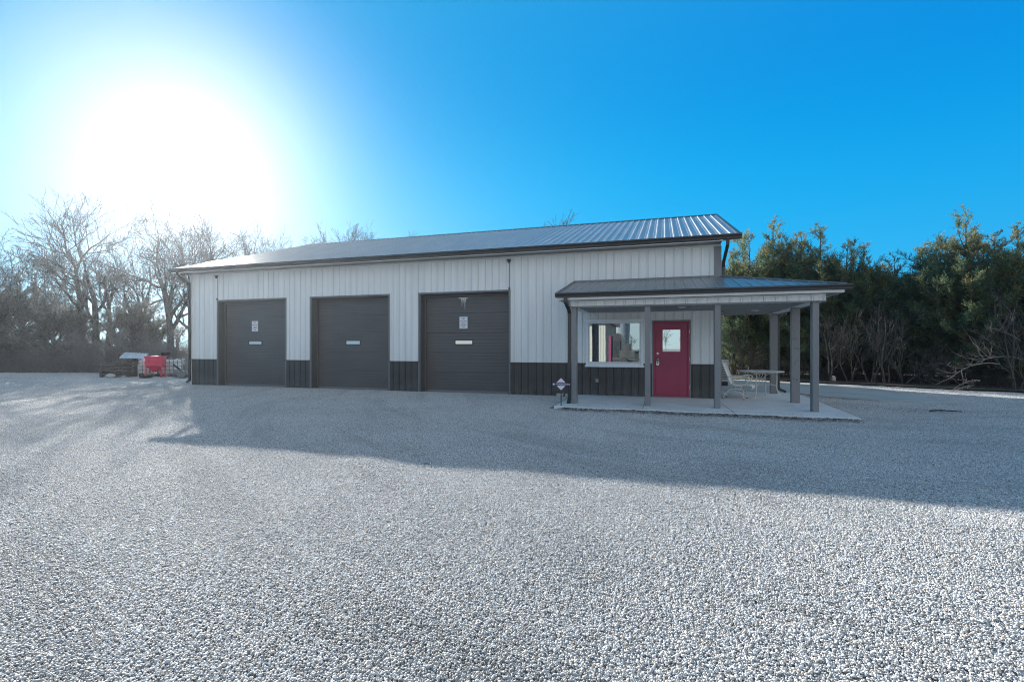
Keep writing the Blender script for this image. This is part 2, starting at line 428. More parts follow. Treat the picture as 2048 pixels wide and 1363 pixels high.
def make_gravel():
    iv, jf = ico(); rng = np.random.default_rng(11)
    V, F, C, T = [], [], [], []; off = 0
    per = int(TILE*TILE*21000)
    for t in range(NVAR):
        n = per
        pos = np.stack([rng.uniform(-TILE/2, TILE/2, n), rng.uniform(-TILE/2, TILE/2, n)], -1)
        r = np.clip(rng.lognormal(math.log(.0041), .30, n), .0024, .010)
        sc = r[:,None]*np.stack([rng.uniform(.95,1.5,n), rng.uniform(.75,1.05,n), rng.uniform(.55,.85,n)], -1)
        P = iv[None]*sc[:,None,:]
        P = P*(1+.13*np.sin(P*330+rng.uniform(0,6.28,(n,1,3))))         # uneven stones
        # tilt then spin
        ti = rng.normal(0,.35,n); a = rng.uniform(0,2*np.pi,n)
        ct, st, ca, sa = np.cos(ti)[:,None], np.sin(ti)[:,None], np.cos(a)[:,None], np.sin(a)[:,None]
        x, y, z = P[...,0], P[...,1], P[...,2]
        x, z = x*ct - z*st, x*st + z*ct
        x, y = x*ca - y*sa, x*sa + y*ca
        zc = np.where(rng.random(n) < .55, rng.uniform(.000,.004,n), rng.uniform(.004,.010,n)) + sc[:,2]*.25
        P = np.stack([x+pos[:,0:1], y+pos[:,1:2], z+zc[:,None]], -1)
        g = rng.normal(.51,.16,n).clip(.13,.84)
        col = np.stack([g*1.03, g*1.0, g*.97], -1)
        q = rng.random(n)
        col[q < .08] *= (1.05, .95, .83); col[q < .010] *= (.95, .74, .52); col[(q > .80)] *= (.93, .98, 1.05)
        V.append(P.reshape(-1,3)); C.append(np.repeat(col, len(iv), 0)); T.append(np.full(n*len(iv), t))
        F.append((jf[None]+(np.arange(n)*len(iv))[:,None,None]).reshape(-1,3)+off); off += n*len(iv)
    V = np.concatenate(V); C = np.concatenate(C); T = np.concatenate(T); F = np.concatenate(F)
    # tile centres
    xs = np.arange(-41, 17, TILE*.97); ys = np.arange(-16.6, 11.5, TILE*.97)
    X, Y = np.meshgrid(xs, ys); X = X.ravel(); Y = Y.ravel()
    keep = ~((X > -17.25) & (X < 1.65) & (Y > .05) & (Y < 11))
    keep &= ~inside(SLAB, X, Y) & ~inside(DRIVE, X, Y)
    # edge of the woods
    wx = [-45,-34.4,-28,-25,-21,-17,1.5,2.5,3.5,4.6,5.9,7.3,8.4,9.4,10.6,14,20]; wy = [1.5,3.6,5.2,6.2,8,11,11,9.6,9,8.6,7.5,7,6.1,5.5,5.2,4,2.5]
    keep &= Y < np.interp(X, wx, wy)
    X, Y = X[keep], Y[keep]; n = len(X); rng = np.random.default_rng(3)
    sx, sy = slope(X, Y)
    P = np.stack([X, Y, GZ + relief(X, Y) - .012], -1)
    rot = []
    for i in range(n):
        nrm = Vector((-sx[i], -sy[i], 1)).normalized()
        q = Vector((0,0,1)).rotation_difference(nrm) @ Matrix.Rotation(math.pi/2*rng.integers(4), 3, 'Z').to_quaternion()
        rot.append(tuple(q.to_euler()))
    allv = np.concatenate([V, P]); nv = len(allv)
    me = bpy.data.meshes.new('gravel')
    me.vertices.add(nv); me.vertices.foreach_set('co', allv.ravel().astype(np.float32))
    me.loops.add(F.size); me.polygons.add(len(F))
    me.loops.foreach_set('vertex_index', F.ravel().astype(np.int32))
    me.polygons.foreach_set('loop_start', np.arange(0, F.size, 3, dtype=np.int32))
    me.polygons.foreach_set('use_smooth', np.ones(len(F), dtype=bool))
    me.update(calc_edges=True)
    def att(name, typ, data, key):
        a = me.attributes.new(name, typ, 'POINT'); a.data.foreach_set(key, np.ascontiguousarray(data).ravel())
    att('col', 'FLOAT_COLOR', np.concatenate([np.concatenate([C, np.ones((len(C),1))], 1), np.ones((n,4))]).astype(np.float32), 'color')
    att('tile', 'INT', np.concatenate([T, np.full(n, -1)]).astype(np.int32), 'value')
    att('pick', 'INT', np.concatenate([np.zeros(len(V)), rng.integers(0, NVAR, n)]).astype(np.int32), 'value')
    att('turn', 'FLOAT_VECTOR', np.concatenate([np.zeros((len(V),3)), np.array(rot)]).astype(np.float32), 'vector')
    ob = link('gravel', me, pebblemat())
    ng = bpy.data.node_groups.new('gravel_laying', 'GeometryNodeTree')
    ng.interface.new_socket('Geometry', in_out='INPUT', socket_type='NodeSocketGeometry'); ng.interface.new_socket('Geometry', in_out='OUTPUT', socket_type='NodeSocketGeometry')
    gi = ng.nodes.new('NodeGroupInput'); go = ng.nodes.new('NodeGroupOutput'); L = ng.links.new
    def named(nm, dtp):
        a = ng.nodes.new('GeometryNodeInputNamedAttribute'); a.data_type = dtp; a.inputs['Name'].default_value = nm
        return a.outputs[0]
    def sep(val):
        c = ng.nodes.new('FunctionNodeCompare'); c.data_type = 'INT'; c.operation = 'EQUAL'; L(named('tile', 'INT'), c.inputs[2]); c.inputs[3].default_value = val
        s = ng.nodes.new('GeometryNodeSeparateGeometry'); s.domain = 'POINT'; L(gi.outputs[0], s.inputs[0]); L(c.outputs[0], s.inputs[1]); return s.outputs[0]
    g2i = ng.nodes.new('GeometryNodeGeometryToInstance')
    jn = ng.nodes.new('GeometryNodeJoinGeometry')
    for t in range(NVAR):
        q = ng.nodes.new('GeometryNodeGeometryToInstance'); L(sep(t), q.inputs[0]); L(q.outputs[0], jn.inputs[0])
    ip = ng.nodes.new('GeometryNodeInstanceOnPoints'); L(sep(-1), ip.inputs['Points']); L(jn.outputs[0], ip.inputs['Instance'])
    ip.inputs['Pick Instance'].default_value = True; L(named('pick', 'INT'), ip.inputs['Instance Index'])
    er = ng.nodes.new('FunctionNodeEulerToRotation'); L(named('turn', 'FLOAT_VECTOR'), er.inputs[0]); L(er.outputs[0], ip.inputs['Rotation'])
    L(ip.outputs[0], go.inputs[0])
    ng.nodes.remove(g2i)
    md = ob.modifiers.new('laying', 'NODES'); md.node_group = ng
    tag(ob, 'pale limestone gravel of rounded pebbles covering the yard', kind='stuff')
make_gravel()

# concrete porch slab and apron
def flat(name, poly, z0, z1, mt, label):
    b = MB(); b.prism([(x, y, 0) for x, y in poly], (0,0,z0), (0,0,z1)); o = b.build(name, mt, bevel=.008)
    return tag(o, label, kind='structure')
flat('porch_pavement', [(-2.45,-2.84),(3.66,-2.97),(3.76,2.4),(1.44,2.4),(1.44,.06),(-2.45,.06)], -.11, 0., M['concrete'], 'pale concrete porch slab in front of the red door')
jt = MB(); jt.box(-.452,-.444,-2.83,-.01,.0015,.0035); tag(jt.build('pavement_joint', M['black']), 'thin dark control joint in the porch slab near the window', kind='structure')
jt = MB(); jt.bar((1.30,-.05,.0025),(1.42,-2.86,.0025),.010,.002); tag(jt.build('pavement_joint', M['black']), 'thin dark control joint in the porch slab at the third post', kind='structure')
flat('apron_pavement', DRIVE, -.13, -.022, M['apron'], 'grey concrete apron beside the building under the cedars')
lm = MB()
for seg in ([(-46,1.2),(-34.4,3.9),(-28,5.5),(-25,6.5),(-21,8.2),(-17.5,11),(-17.5,40),(-60,40)], [(1.5,11.2),(2.5,9.8),(3.5,9.2),(4.6,8.8),(5.9,7.7),(7.3,7.2),(8.4,6.3),(9.4,5.7),(10.6,5.4),(14,4.2),(20,2.7),(30,2),(30,40),(1.5,40)]):
    lm.add([(x, y, GZ+.035) for x, y in seg], [tuple(range(len(seg)))])
tag(lm.build('leaf_litter', M['litter']), 'brown leaf litter on the ground under the trees', kind='structure')

# ------------------------------------------------------------------ the workshop building
XL, XR, YB, ZE = -17.06, 1.444, 9.5, 4.10
PH = -3.1592
B = thing('workshop_building', 'long ash white metal workshop with three bronze garage doors and dark wainscot', 'building', (0,0,0))
DOORS = [(-15.749,-12.681),(-11.615,-8.557),(-7.450,-4.433)]; DZ = 3.065; WZ = .907
WIN = (-2.128,-.532,.845,2.13); ENT = (-.305,.701,2.104)
segs = [(XL,DOORS[0][0]),(DOORS[0][1],DOORS[1][0]),(DOORS[1][1],DOORS[2][0]),(DOORS[2][1],WIN[0]),(WIN[1],ENT[0]),(ENT[1],XR-.16)]
w_ = MB(); k_ = MB()
o, u, v, n = (0,0,0), (1,0,0), (0,0,1), (0,-1,0)
for a, b in segs:
    w_.ribs(o, u, v, n, a, b, WZ, ZE, PH, lap=.010)
    k_.ribs((0,-.002,0), u, v, n, a, b, -.06, WZ, PH, lap=.010)
    w_.box(a, b, .024, .16, -.05, ZE-.01)
for a, b in DOORS:
    w_.ribs(o, u, v, n, a, b, DZ, ZE, PH, lap=.010); w_.box(a, b, .024, .16, DZ+.05, ZE-.01)
w_.ribs(o, u, v, n, WIN[0], WIN[1], WIN[3], ZE, PH, lap=.010); w_.ribs(o, u, v, n, WIN[0], WIN[1], WZ-.0, WIN[2]+.08, PH, lap=.010)
k_.ribs((0,-.002,0), u, v, n, WIN[0], WIN[1], -.06, WIN[2], PH, lap=.010)
w_.box(WIN[0], WIN[1], .024, .16, WIN[3], ZE-.01); w_.box(WIN[0], WIN[1], .024, .16, -.05, WIN[2])
w_.ribs(o, u, v, n, ENT[0], ENT[1], ENT[2], ZE, PH, lap=.010); w_.box(ENT[0], ENT[1], .024, .16, ENT[2]+.05, ZE-.01)
w_.build('front_wall', M['wall'], B)
k_.build_each('wainscot', M['wainscot'], B)
# ridge geometry
RY, RZ, EY, EZ = 5.3, 6.215, -.52, 4.235
SL = (RZ-EZ)/(RY-EY)
EYB = 9.85; EZB = RZ-SL*(EYB-RY)             # the back slope is shorter than the front one
GR, GL, GLR = 1.88, -17.46, -16.25            # gable overhangs; the west rake leans in towards the ridge
s_ = MB(); sk = MB()
gz = lambda y: EZ-.14 + SL*((y if y < RY else 2*RY-y)-EY)
for xx, nn, sg in ((XR,(1,0,0),1),(XL,(-1,0,0),-1)):
    s_.ribs((xx,0,0),(0,1,0),(0,0,1),nn,.0,YB,WZ,lambda y: gz(y),.1,sign=sg)
    sk.ribs((xx+nn[0]*.002,0,0),(0,1,0),(0,0,1),nn,.0,YB,-.06,WZ,.1,sign=sg)
    s_.prism([(xx-nn[0]*.012,.16,-.05),(xx-nn[0]*.012,YB,-.05),(xx-nn[0]*.012,YB,gz(YB)),(xx-nn[0]*.012,RY,gz(RY)),(xx-nn[0]*.012,.16,gz(.16))],(0,0,0),(-nn[0]*.1,0,0))
s_.box(XL+.12,XR-.12,YB-.1,YB,-.05,gz(YB)-.02)
s_.build('side_wall', M['wall'], B); sk.build_each('side_wainscot', M['wainscot'], B)
ct = MB()
ct.box(XR-.16, XR+.022, -.026, -.002, -.05, ZE-.05); ct.box(XR+.004, XR+.022, -.002, .12, -.05, ZE-.05)
ct.build('corner_trim', M['grey_trim'], B, bevel=.004)
lt = MB()
lt.box(XL-.03, XL+.05, -.024, -.003, -.05, ZE-.05); lt.box(XL-.03, XL-.004, -.003, .1, -.05, ZE-.05)
lt.box(XR-.19, XR-.163, -.022, -.003, 2.9, ZE-.05); lt.box(XL+.05, XR-.19, -.024, -.004, ZE-.055, ZE-.006)
lt.box(XR-.19, XR-.01, -.030, -.004, ZE-.05, ZE-.006)
lt.build_each('wall_trim', M['trim'], B)
wt = MB()
for a, b in segs[:3]+[(segs[3][0], -2.128), (segs[4][0], segs[4][1]), (segs[5][0], segs[5][1])]:
    wt.box(a, b, -.024, -.004, WZ-.028, WZ+.006)
wt.build_each('wainscot_cap', M['dark_trim'], B)
# roof
r_ = MB()
sl_len = math.hypot(RY-EY, RZ-EZ); vd = Vector((0, RY-EY, RZ-EZ)).normalized(); nd = Vector((0, -vd.z, vd.y))
def left_v(x):                                 # the slanting west rake limits how far down a panel west of the ridge end runs
    return 0.
def top_v(x):
    return sl_len if x >= GLR else sl_len*max(0, (x-GL)/(GLR-GL))
r_.ribs((0,EY,EZ),(1,0,0),vd,nd,GL,GR,left_v,top_v,PH,h=.019)
vb = Vector((0,-(RY-EY),RZ-EZ)).normalized(); nb = Vector((0, vb.z, -vb.y)); nb = Vector((0, (RZ-EZ), (RY-EY))).normalized()
bk_len = math.hypot(RY-EYB, RZ-EZB)
r_.ribs((0,EYB,EZB),(1,0,0),vb,nb,GL,GR,left_v,lambda x: top_v(x)*bk_len/sl_len,PH,h=.019,sign=-1)
roof = r_.build('roof', M['roof'], B)
dk = MB()                                      # roof deck with thickness under the sheet
dk.add([(GL,EY,EZ-.004),(GR,EY,EZ-.004),(GR,RY,RZ-.004),(GLR,RY,RZ-.004),(GL,EYB,EZB-.004),(GR,EYB,EZB-.004),
        (GL,EY,EZ-.12),(GR,EY,EZ-.12),(GR,RY,RZ-.12),(GLR,RY,RZ-.12),(GL,EYB,EZB-.12),(GR,EYB,EZB-.12)],
       [(0,1,2,3),(3,2,5,4),(7,6,9,8),(8,9,10,11),(0,3,9,6),(3,4,10,9),(1,7,8,2),(2,8,11,5),(0,6,7,1),(4,5,11,10)])
dk.build('roof_deck', M['dark_trim'], B)
rc = MB(); rc.prism([(0,RY-.16,RZ-.16*SL+.022),(0,RY,RZ+.032),(0,RY+.16,RZ-.16*SL+.022),(0,RY+.16,RZ-.16*SL+.012),(0,RY-.16,RZ-.16*SL+.012)],(GLR,0,0),(GR,0,0))
for xr_ in (GR,):
    rc.prism([(xr_-.09,EY,EZ+.022),(xr_+.006,EY,EZ+.022),(xr_+.006,EY,EZ-.13),(xr_-.002,EY,EZ-.13),(xr_-.002,EY,EZ+.012),(xr_-.09,EY,EZ+.012)],(0,0,0),(0,RY-EY,RZ-EZ))
rc.build('ridge_cap', M['dark_trim'], roof)
gu = MB()
def gutter(b, x0, x1, y, ztop, d=.115, h=.115):
    prof = [(0,y,ztop-h),(0,y-d*.62,ztop-h),(0,y-d*.72,ztop-h*.55),(0,y-d,ztop-h*.3),(0,y-d,ztop),(0,y-d+.012,ztop),(0,y-d+.012,ztop-h*.28),(0,y-.01,ztop-h*.28),(0,y,ztop)]
    b.prism(prof,(x0,0,0),(x1,0,0))
gutter(gu, GL, GR+.004, EY+.02, EZ+.005)
gu.build('gutter', M['dark_trim'], B)
fa = MB(); fa.box(GL+.03, GR-.03, EY+.024, EY+.05, ZE-.012, EZ-.125); fa.build('fascia', M['trim'], B)
sf = MB(); x = XL
while x < XR-.01:
    x2 = min(x+.195, XR); sf.box(x, x2, EY+.052, -.002, ZE, ZE+.012)
    if x2 < XR-.01: sf.box(x2, min(x2+.008, XR), EY+.052, -.002, ZE+.008, ZE+.014)
    x += .203
sf.build('eave_soffit', M['soffit'], B)
rk = MB()
rk.prism([(XR+.02,EY+.05,EZ-.135),(GR-.01,EY+.05,EZ-.135),(GR-.01,EY+.05,EZ-.125),(XR+.02,EY+.05,EZ-.125)],(0,0,0),(0,RY-EY-.05,(RZ-EZ)-.017))
rk.build('rake_soffit', M['trim'], B)
# downspouts
def spout(pts, w=.078, h=.062):
    b = MB()
    for i in range(len(pts)-1):
        a, c = Vector(pts[i]), Vector(pts[i+1]); d = (c-a).normalized()
        up = (0,1,0) if abs(d.z) > .7 else (0,0,1)
        b.bar(a-d*.022, c+d*.022, w - .002*(i % 2), h - .002*(i % 2), up=up)
    return b
spout([(-17.06,-.57,4.13),(-17.06,-.53,4.02),(-17.06,-.075,3.76),(-17.06,-.062,.12),(-17.10,-.15,.05)]).build('downspout', M['dark_trim'], B, bevel=.01)
spout([(1.56,-.56,4.13),(1.56,-.52,3.98),(1.515,-.05,3.62),(1.515,.02,3.5),(1.515,.02,3.2)]).build('downspout', M['dark_trim'], B, bevel=.01)
# sensors with conduit under the eave
for px in (-15.75, -4.43):
    b = MB(); b.tube([(px,-.03,DZ+.09),(px,-.03,ZE-.13)],.008,6); f = b.build('conduit', M['dark_trim'], B)
    b = MB(); b.box(px-.06,px+.05,-.10,-.026,ZE-.15,ZE-.10); b.lathe([(.03,0),(.042,.02),(.03,.05)],(px,-.075,ZE-.21),10); b.build('floodlight', M['dark_trim'], f, bevel=.006)
    b = MB(); b.lathe([(.012,0),(.03,.03),(.012,.07)],(px,-.04,DZ+.03),8); b.build('conduit_end', M['black'], f)

# garage doors
GY = .30
def garage_door(x0, x1, slit, dent, drips=None):
    b = MB(); z = -.05; secs = 5; sh = (DZ+.05)/secs
    prof = []
    for i in range(secs):
        b0 = z + i*sh
        prof += [(GY+.019,b0),(GY+.004,b0+.007),(GY,b0+.012)]
        for j in range(1,6):
            c = b0 + sh*j/6
            prof += [(GY,c-.008),(GY+.007,c-.004),(GY+.007,c+.004),(GY,c+.008)]
        prof += [(GY,b0+sh-.008),(GY+.019,b0+sh-.003)]
    vs = []; fs = []
    for y, zz in prof: vs += [(x0,y,zz),(x1,y,zz)]
    for i in range(len(prof)-1): fs.append((2*i,2*i+1,2*i+3,2*i+2))
    b.add(vs, fs); b.box(x0,x1,GY+.02,GY+.07,-.05,DZ+.02)
    d = b.build('garage_door', M['bronze'], B)
    j = MB()
    j.box(x0-.012,x0+.045,.0,GY+.02,-.06,DZ+.01); j.box(x1-.045,x1+.012,.0,GY+.02,-.06,DZ+.01); j.box(x0+.045,x1-.045,.0,GY+.02,DZ-.035,DZ+.01)
    j.box(x0+.045,x0+.10,GY-.055,GY-.002,-.05,DZ-.035); j.box(x1-.10,x1-.045,GY-.055,GY-.002,-.05,DZ-.035); j.box(x0+.10,x1-.10,GY-.05,GY-.002,DZ-.10,DZ-.035)
    j.build('door_jamb', M['jamb'], d, bevel=.004)
    t = MB()
    t.box(x0-.035,x0+.006,-.024,-.004,-.055,DZ+.032); t.box(x1-.006,x1+.035,-.024,-.004,-.055,DZ+.032); t.box(x0+.006,x1-.006,-.024,-.004,DZ-.006,DZ+.032)
    t.build('door_casing', M['grey_trim'], d)
    st = MB(); st.box(x0+.06,x1-.06,GY-.012,GY+.03,-.06,-.012); st.build('weather_strip', M['grey_trim'], d)
    f = MB(); sx0, sx1 = slit; z0, z1 = 1.462, 1.572
    f.box(sx0-.03,sx1+.03,GY-.014,GY+.003,z0-.03,z0); f.box(sx0-.03,sx1+.03,GY-.014,GY+.003,z1,z1+.03)
    f.box(sx0-.03,sx0,GY-.014,GY+.003,z0,z1); f.box(sx1,sx1+.03,GY-.014,GY+.003,z0,z1)
    f.build('slit_frame', M['dark_trim'], d, bevel=.003)
    p = MB(); p.box(sx0,sx1,GY-.006,GY-.002,z0,z1); p.build('slit_window', M['slit'], d)
    for (ax, az, bx, bz) in dent:
        q = MB(); q.bar((ax,GY-.003,az),(bx,GY-.003,bz),.012,.010,up=(0,1,0)); q.build('dent_crease', M['bronze'], d)
    if drips:
        q = MB(); dx, dz = drips
        q.box(dx-.16,dx+.16,GY-.012,GY-.004,dz-.025,dz); rr = random.Random(4)
        for i, (ox, ln) in enumerate(((-.075,.09),(-.045,.26),(-.01,.10),(.02,.17),(.055,.36),(.085,.13))):
            wv = .012+.007*rr.random(); q.prism([(dx+ox-wv,0,dz-.02),(dx+ox+wv,0,dz-.02),(dx+ox+.002,0,dz-.02-ln),(dx+ox-.002,0,dz-.02-ln)],(0,GY-.012,0),(0,GY-.004,0))
        q.build('white_drips', M['white'], d)
    return d
garage_door(*DOORS[0], (-14.60,-14.03), [(-13.24,.02,-13.20,.55),(-13.19,.02,-13.13,.56)])
garage_door(*DOORS[1], (-10.40,-9.86), [(-9.02,.02,-8.84,.34),(-8.98,.02,-8.81,.36)])
garage_door(*DOORS[2], (-6.33,-5.76), [(-6.72,.84,-6.71,.88),(-6.05,.85,-6.04,.89)], (-6.06,2.93))

# window
fr = MB(); a, b, c, d = WIN
fr.box(a,a+.075,-.045,-.002,c,d); fr.box(b-.075,b,-.045,-.002,c,d); fr.box(a+.075,b-.075,-.045,-.002,d-.065,d); fr.box(a+.075,b-.075,-.045,-.002,c,c+.075)
fr.box(a-.025,b+.025,-.06,-.046,d-.012,d+.035); fr.box(a-.025,b+.025,-.075,-.046,c-.04,c+.012)
wn = fr.build('window', M['white'], B, bevel=.006)
f2 = MB(); f2.box(a+.079,a+.107,-.030,-.004,c+.079,d-.069); f2.box(b-.107,b-.079,-.030,-.004,c+.079,d-.069); f2.box(a+.107,b-.107,-.030,-.004,d-.095,d-.069); f2.box(a+.107,b-.107,-.030,-.004,c+.079,c+.107)
f2.build('window_sash', M['white'], wn, bevel=.004)
p = MB(); p.box(a+.105,b-.105,-.014,-.006,c+.105,d-.093); p.build('pane', M['pane'], wn)
# entry door
a, b, d = ENT
q = MB(); q.box(a,a+.035,-.034,.05,-.02,d); q.box(b-.035,b,-.034,.05,-.02,d); q.box(a+.035,b-.035,-.034,.05,d-.035,d)
ed = q.build('entry_door', M['grey_trim'], B, bevel=.004)
q = MB(); q.box(a+.037,a+.085,-.022,.06,0,d-.037); q.box(b-.085,b-.037,-.022,.06,0,d-.037); q.box(a+.085,b-.085,-.022,.06,d-.085,d-.037)
q.build('door_frame', M['red'], ed, bevel=.004)
q = MB(); gx0, gx1, gz0, gz1 = -.035,.445,1.235,1.855; x0, x1, z1 = a+.088, b-.088, d-.088
q.box(x0,gx0,.0,.045,.02,z1); q.box(gx1,x1,.0,.045,.02,z1); q.box(gx0,gx1,.0,.045,.02,gz0); q.box(gx0,gx1,.0,.045,gz1,z1)
lf = q.build('door_leaf', M['red'], ed, bevel=.002)
q = MB(); e = .022
q.box(gx0-e,gx0+.012,-.012,-.001,gz0-e,gz1+e); q.box(gx1-.012,gx1+e,-.012,-.001,gz0-e,gz1+e); q.box(gx0+.012,gx1-.012,-.012,-.001,gz1-.012,gz1+e); q.box(gx0+.012,gx1-.012,-.012,-.001,gz0-e,gz0+.012)
q.build('glazing_frame', M['red'], ed, bevel=.003)
q = MB(); q.box(gx0,gx1,.008,.016,gz0,gz1); q.build('door_pane', M['pane2'], ed)
q = MB(); q.box(a+.03,b-.03,-.06,.04,.003,.022); q.build('threshold', M['grey_trim'], ed)
def ydisc(b, cx, cz, y0, prof, n=16):
    t = MB(); t.lathe(prof, (0,0,0), n); b.add([(cx+px, y0-pz, cz+py) for px, py, pz in t.v], t.f)
q = MB(); ydisc(q, -.155, 1.195, 0, [(.033,0),(.033,.012),(.022,.016),(.02,.028)]); q.build('deadbolt', M['steel'], ed, smooth=False)
q = MB(); ydisc(q, -.155, 1.045, 0, [(.036,0),(.036,.010),(.014,.016),(.014,.04),(.028,.05),(.030,.065),(.018,.078)]); q.build('door_knob', M['steel'], ed, smooth=True)
q = MB(); q.box(b-.04,b-.03,-.04,-.022,.25,.33); q.box(b-.04,b-.03,-.04,-.022,1.0,1.08); q.box(b-.04,b-.03,-.04,-.022,1.75,1.83); q.build_each('hinge', M['steel'], ed)
# outlet cover on the wainscot
q = MB(); q.box(-1.86,-1.76,-.06,-.018,.36,.48); ob_ = q.build('outlet_cover', M['grey_trim'], B, bevel=.01)
q = MB(); q.box(-1.83,-1.79,-.066,-.061,.39,.44); q.build('outlet_flap', M['steel'], ob_, bevel=.003)

# porch
PW = -2.2
for (cx, cy, wx, wy) in ((-2.09,PW+.095,.125,.19),(-.357,PW+.095,.125,.19),(1.157,PW+.095,.125,.19),(3.09,PW+.095,.125,.19),(3.10,-.44,.19,.125),(3.10,2.02,.19,.125)):
    q = MB(); q.box(cx-wx/2,cx+wx/2,cy-wy/2,cy+wy/2,.001,2.338)
    po = q.build('porch_post', M['grey_trim'], B, bevel=.006)
    q = MB()
    for zz in (.35,.9,1.45,2.0):
        ydisc(q, cx+wx*.32, zz, cy-wy/2, [(.006,0),(.006,.004)], 6)
    q.build_each('post_screw', M['dark_trim'], po)
    if abs(cy+.44) < .01:
        q = MB(); rr = random.Random(8)
        for zz in (1.58,1.56,1.34,1.33,1.05,1.0,.95,.6,.57):
            ox = rr.uniform(-.05,.05); sw = rr.uniform(.012,.035); hh = rr.uniform(.008,.02)
            q.add([(cx+ox+sw*math.cos(t)*(1+.3*rr.random()), cy-wy/2-.0015, zz+hh*math.sin(t)+.012*math.cos(t)) for t in [i*.6283 for i in range(10)]], [tuple(range(10))])
        q.build_each('scuff', M['jamb'], po)
bm_ = MB()
bm_.ribs((0,PW-.03,0),(1,0,0),(0,0,1),(0,-1,0),-2.17,3.24,2.36,2.50,PH,lap=.012); bm_.box(-2.17,3.24,PW-.014,PW+.19,2.345,2.505)
bm_.ribs((3.26,0,0),(0,1,0),(0,0,1),(1,0,0),PW-.02,2.12,2.36,2.50,.1); bm_.box(3.0,3.254,PW+.195,2.12,2.345,2.505)
bm_.ribs((-2.19,0,0),(0,1,0),(0,0,1),(-1,0,0),PW-.02,-.02,2.36,2.50,.1,sign=-1); bm_.box(-2.184,-2.03,PW+.195,-.02,2.345,2.505)
bm_.build('porch_beam', M['wall'], B)
q = MB(); q.box(-2.18,3.27,PW-.052,PW-.026,2.335,2.362); q.box(3.255,3.285,PW-.026,2.13,2.335,2.362); q.build_each('beam_trim', M['grey_trim'], B)
q = MB(); q.box(-2.18,3.25,PW-.05,PW-.028,2.478,2.502); q.box(3.215,3.265,PW-.049,PW-.027,2.363,2.477); q.build('beam_top_trim', M['trim'], B)
cl = MB(); x = -2.02
while x < 2.99:
    yb = 2.08 if x > XR+.02 else -.03
    x2 = min(x+.148, 2.99)
    cl.box(x, x2, PW+.2, yb, 2.35, 2.362); cl.box(x2, x2+.008, PW+.2, yb, 2.358, 2.366); x += .156
cl.build('porch_soffit', M['soffit'], B)
q = MB(); q.box(-2.02,XR-.17,-.03,-.005,2.322,2.349); q.build('soffit_molding', M['trim'], B)
for lx, ly in ((.42,-1.40),(2.33,.30)):
    q = MB(); q.lathe([(.095,-.012),(.098,-.004),(.098,.002)],(lx,ly,2.348),20); rg_ = q.build('porch_light', M['white'], B, smooth=False)
    q = MB(); q.lathe([(.070,-.016),(.074,-.0125)],(lx,ly,2.348),20); q.build('light_lens', M['lens'], rg_)
# porch roof: front slope hips down round the east corner
PE = -2.48; PEZ = 2.655; PTZ = 3.24; HX, HY = 3.56, PE
psl = (PTZ-PEZ)/(0-PE); plen = math.hypot(-PE, PTZ-PEZ); pv = Vector((0,-PE,PTZ-PEZ)).normalized(); pn = Vector((0,-pv.z,pv.y))
q = MB()
q.ribs((0,PE,PEZ),(1,0,0),pv,pn,-2.47,HX,0.,lambda x: plen*(1 if x <= XR else max(0,1-(x-XR)/(HX-XR))),PH,h=.019)
pe = math.hypot(HX-XR, PTZ-PEZ); pv2 = Vector((-(HX-XR),0,PTZ-PEZ)).normalized(); pn2 = Vector((-pv2.z*-1,0,-pv2.x)); pn2 = Vector((PTZ-PEZ,0,HX-XR)).normalized()
q.ribs((HX,0,PEZ),(0,1,0),pv2,pn2,PE,2.45,0.,lambda y: pe*(1 if y >= 0 else max(0,1-y/PE)),.05,h=.019)
prf = q.build('porch_roof', M['porch_roof'], B)
q = MB()
q.add([(-2.47,PE,PEZ-.006),(HX,PE,PEZ-.006),(XR,0,PTZ-.006),(-2.47,0,PTZ-.006),(HX,2.45,PEZ-.006),(XR,2.45,PTZ-.006),
       (-2.47,PE,PEZ-.10),(HX,PE,PEZ-.10),(XR,0,PTZ-.10),(-2.47,0,PTZ-.10),(HX,2.45,PEZ-.10),(XR,2.45,PTZ-.10)],
      [(0,1,2,3),(1,4,5,2),(7,6,9,8),(10,7,8,11),(0,3,9,6),(0,6,7,1),(1,7,10,4),(4,10,11,5)])
q.build('porch_roof_deck', M['dark_trim'], B)
q = MB()
q.tube([(XR-.02,-.02,PTZ+.012),(HX,PE,PEZ+.014)],.028,6); q.bar((-2.46,PE,PEZ-.03),(-2.46,0,PTZ-.03),.03,.13)
q.box(-2.47,XR+.02,-.05,-.028,PTZ-.02,PTZ+.035); q.build('roof_flashing', M['grey_trim'], prf)
q = MB(); gutter(q, -2.485, HX+.10, PE+.02, PEZ+.008, .11, .10)
g2 = MB(); gutter(g2, -2.45, -PE, 0, 0, .11, .10)
q.add([(HX-.02-vv[1], -vv[0] if False else vv[0]+.0, vv[2]+PEZ+.006) for vv in g2.v], g2.f)
q.build('porch_gutter', M['dark_trim'], B)
q = MB(); q.box(-2.45,HX-.02,PE+.024,PE+.05,PEZ-.155,PEZ-.095); q.box(HX-.05,HX-.022,PE+.051,2.44,PEZ-.155,PEZ-.095); q.box(-2.44,-2.40,PE+.051,-.01,PEZ-.155,PEZ-.10)
q.build_each('porch_fascia', M['trim'], B)
q = MB(); q.box(-2.40,HX-.05,PE+.052,PW-.058,PEZ-.148,PEZ-.14); q.box(3.29,HX-.052,PW-.05,2.42,PEZ-.148,PEZ-.14); q.box(-2.398,-2.2,PW-.05,-.03,PEZ-.148,PEZ-.14); q.build_each('overhang_soffit', M['soffit'], B)
q = MB(); q.box(XR+.02,HX-.03,2.43,2.45,2.36,PEZ+.1); q.build('porch_end_wall', M['wall'], B)
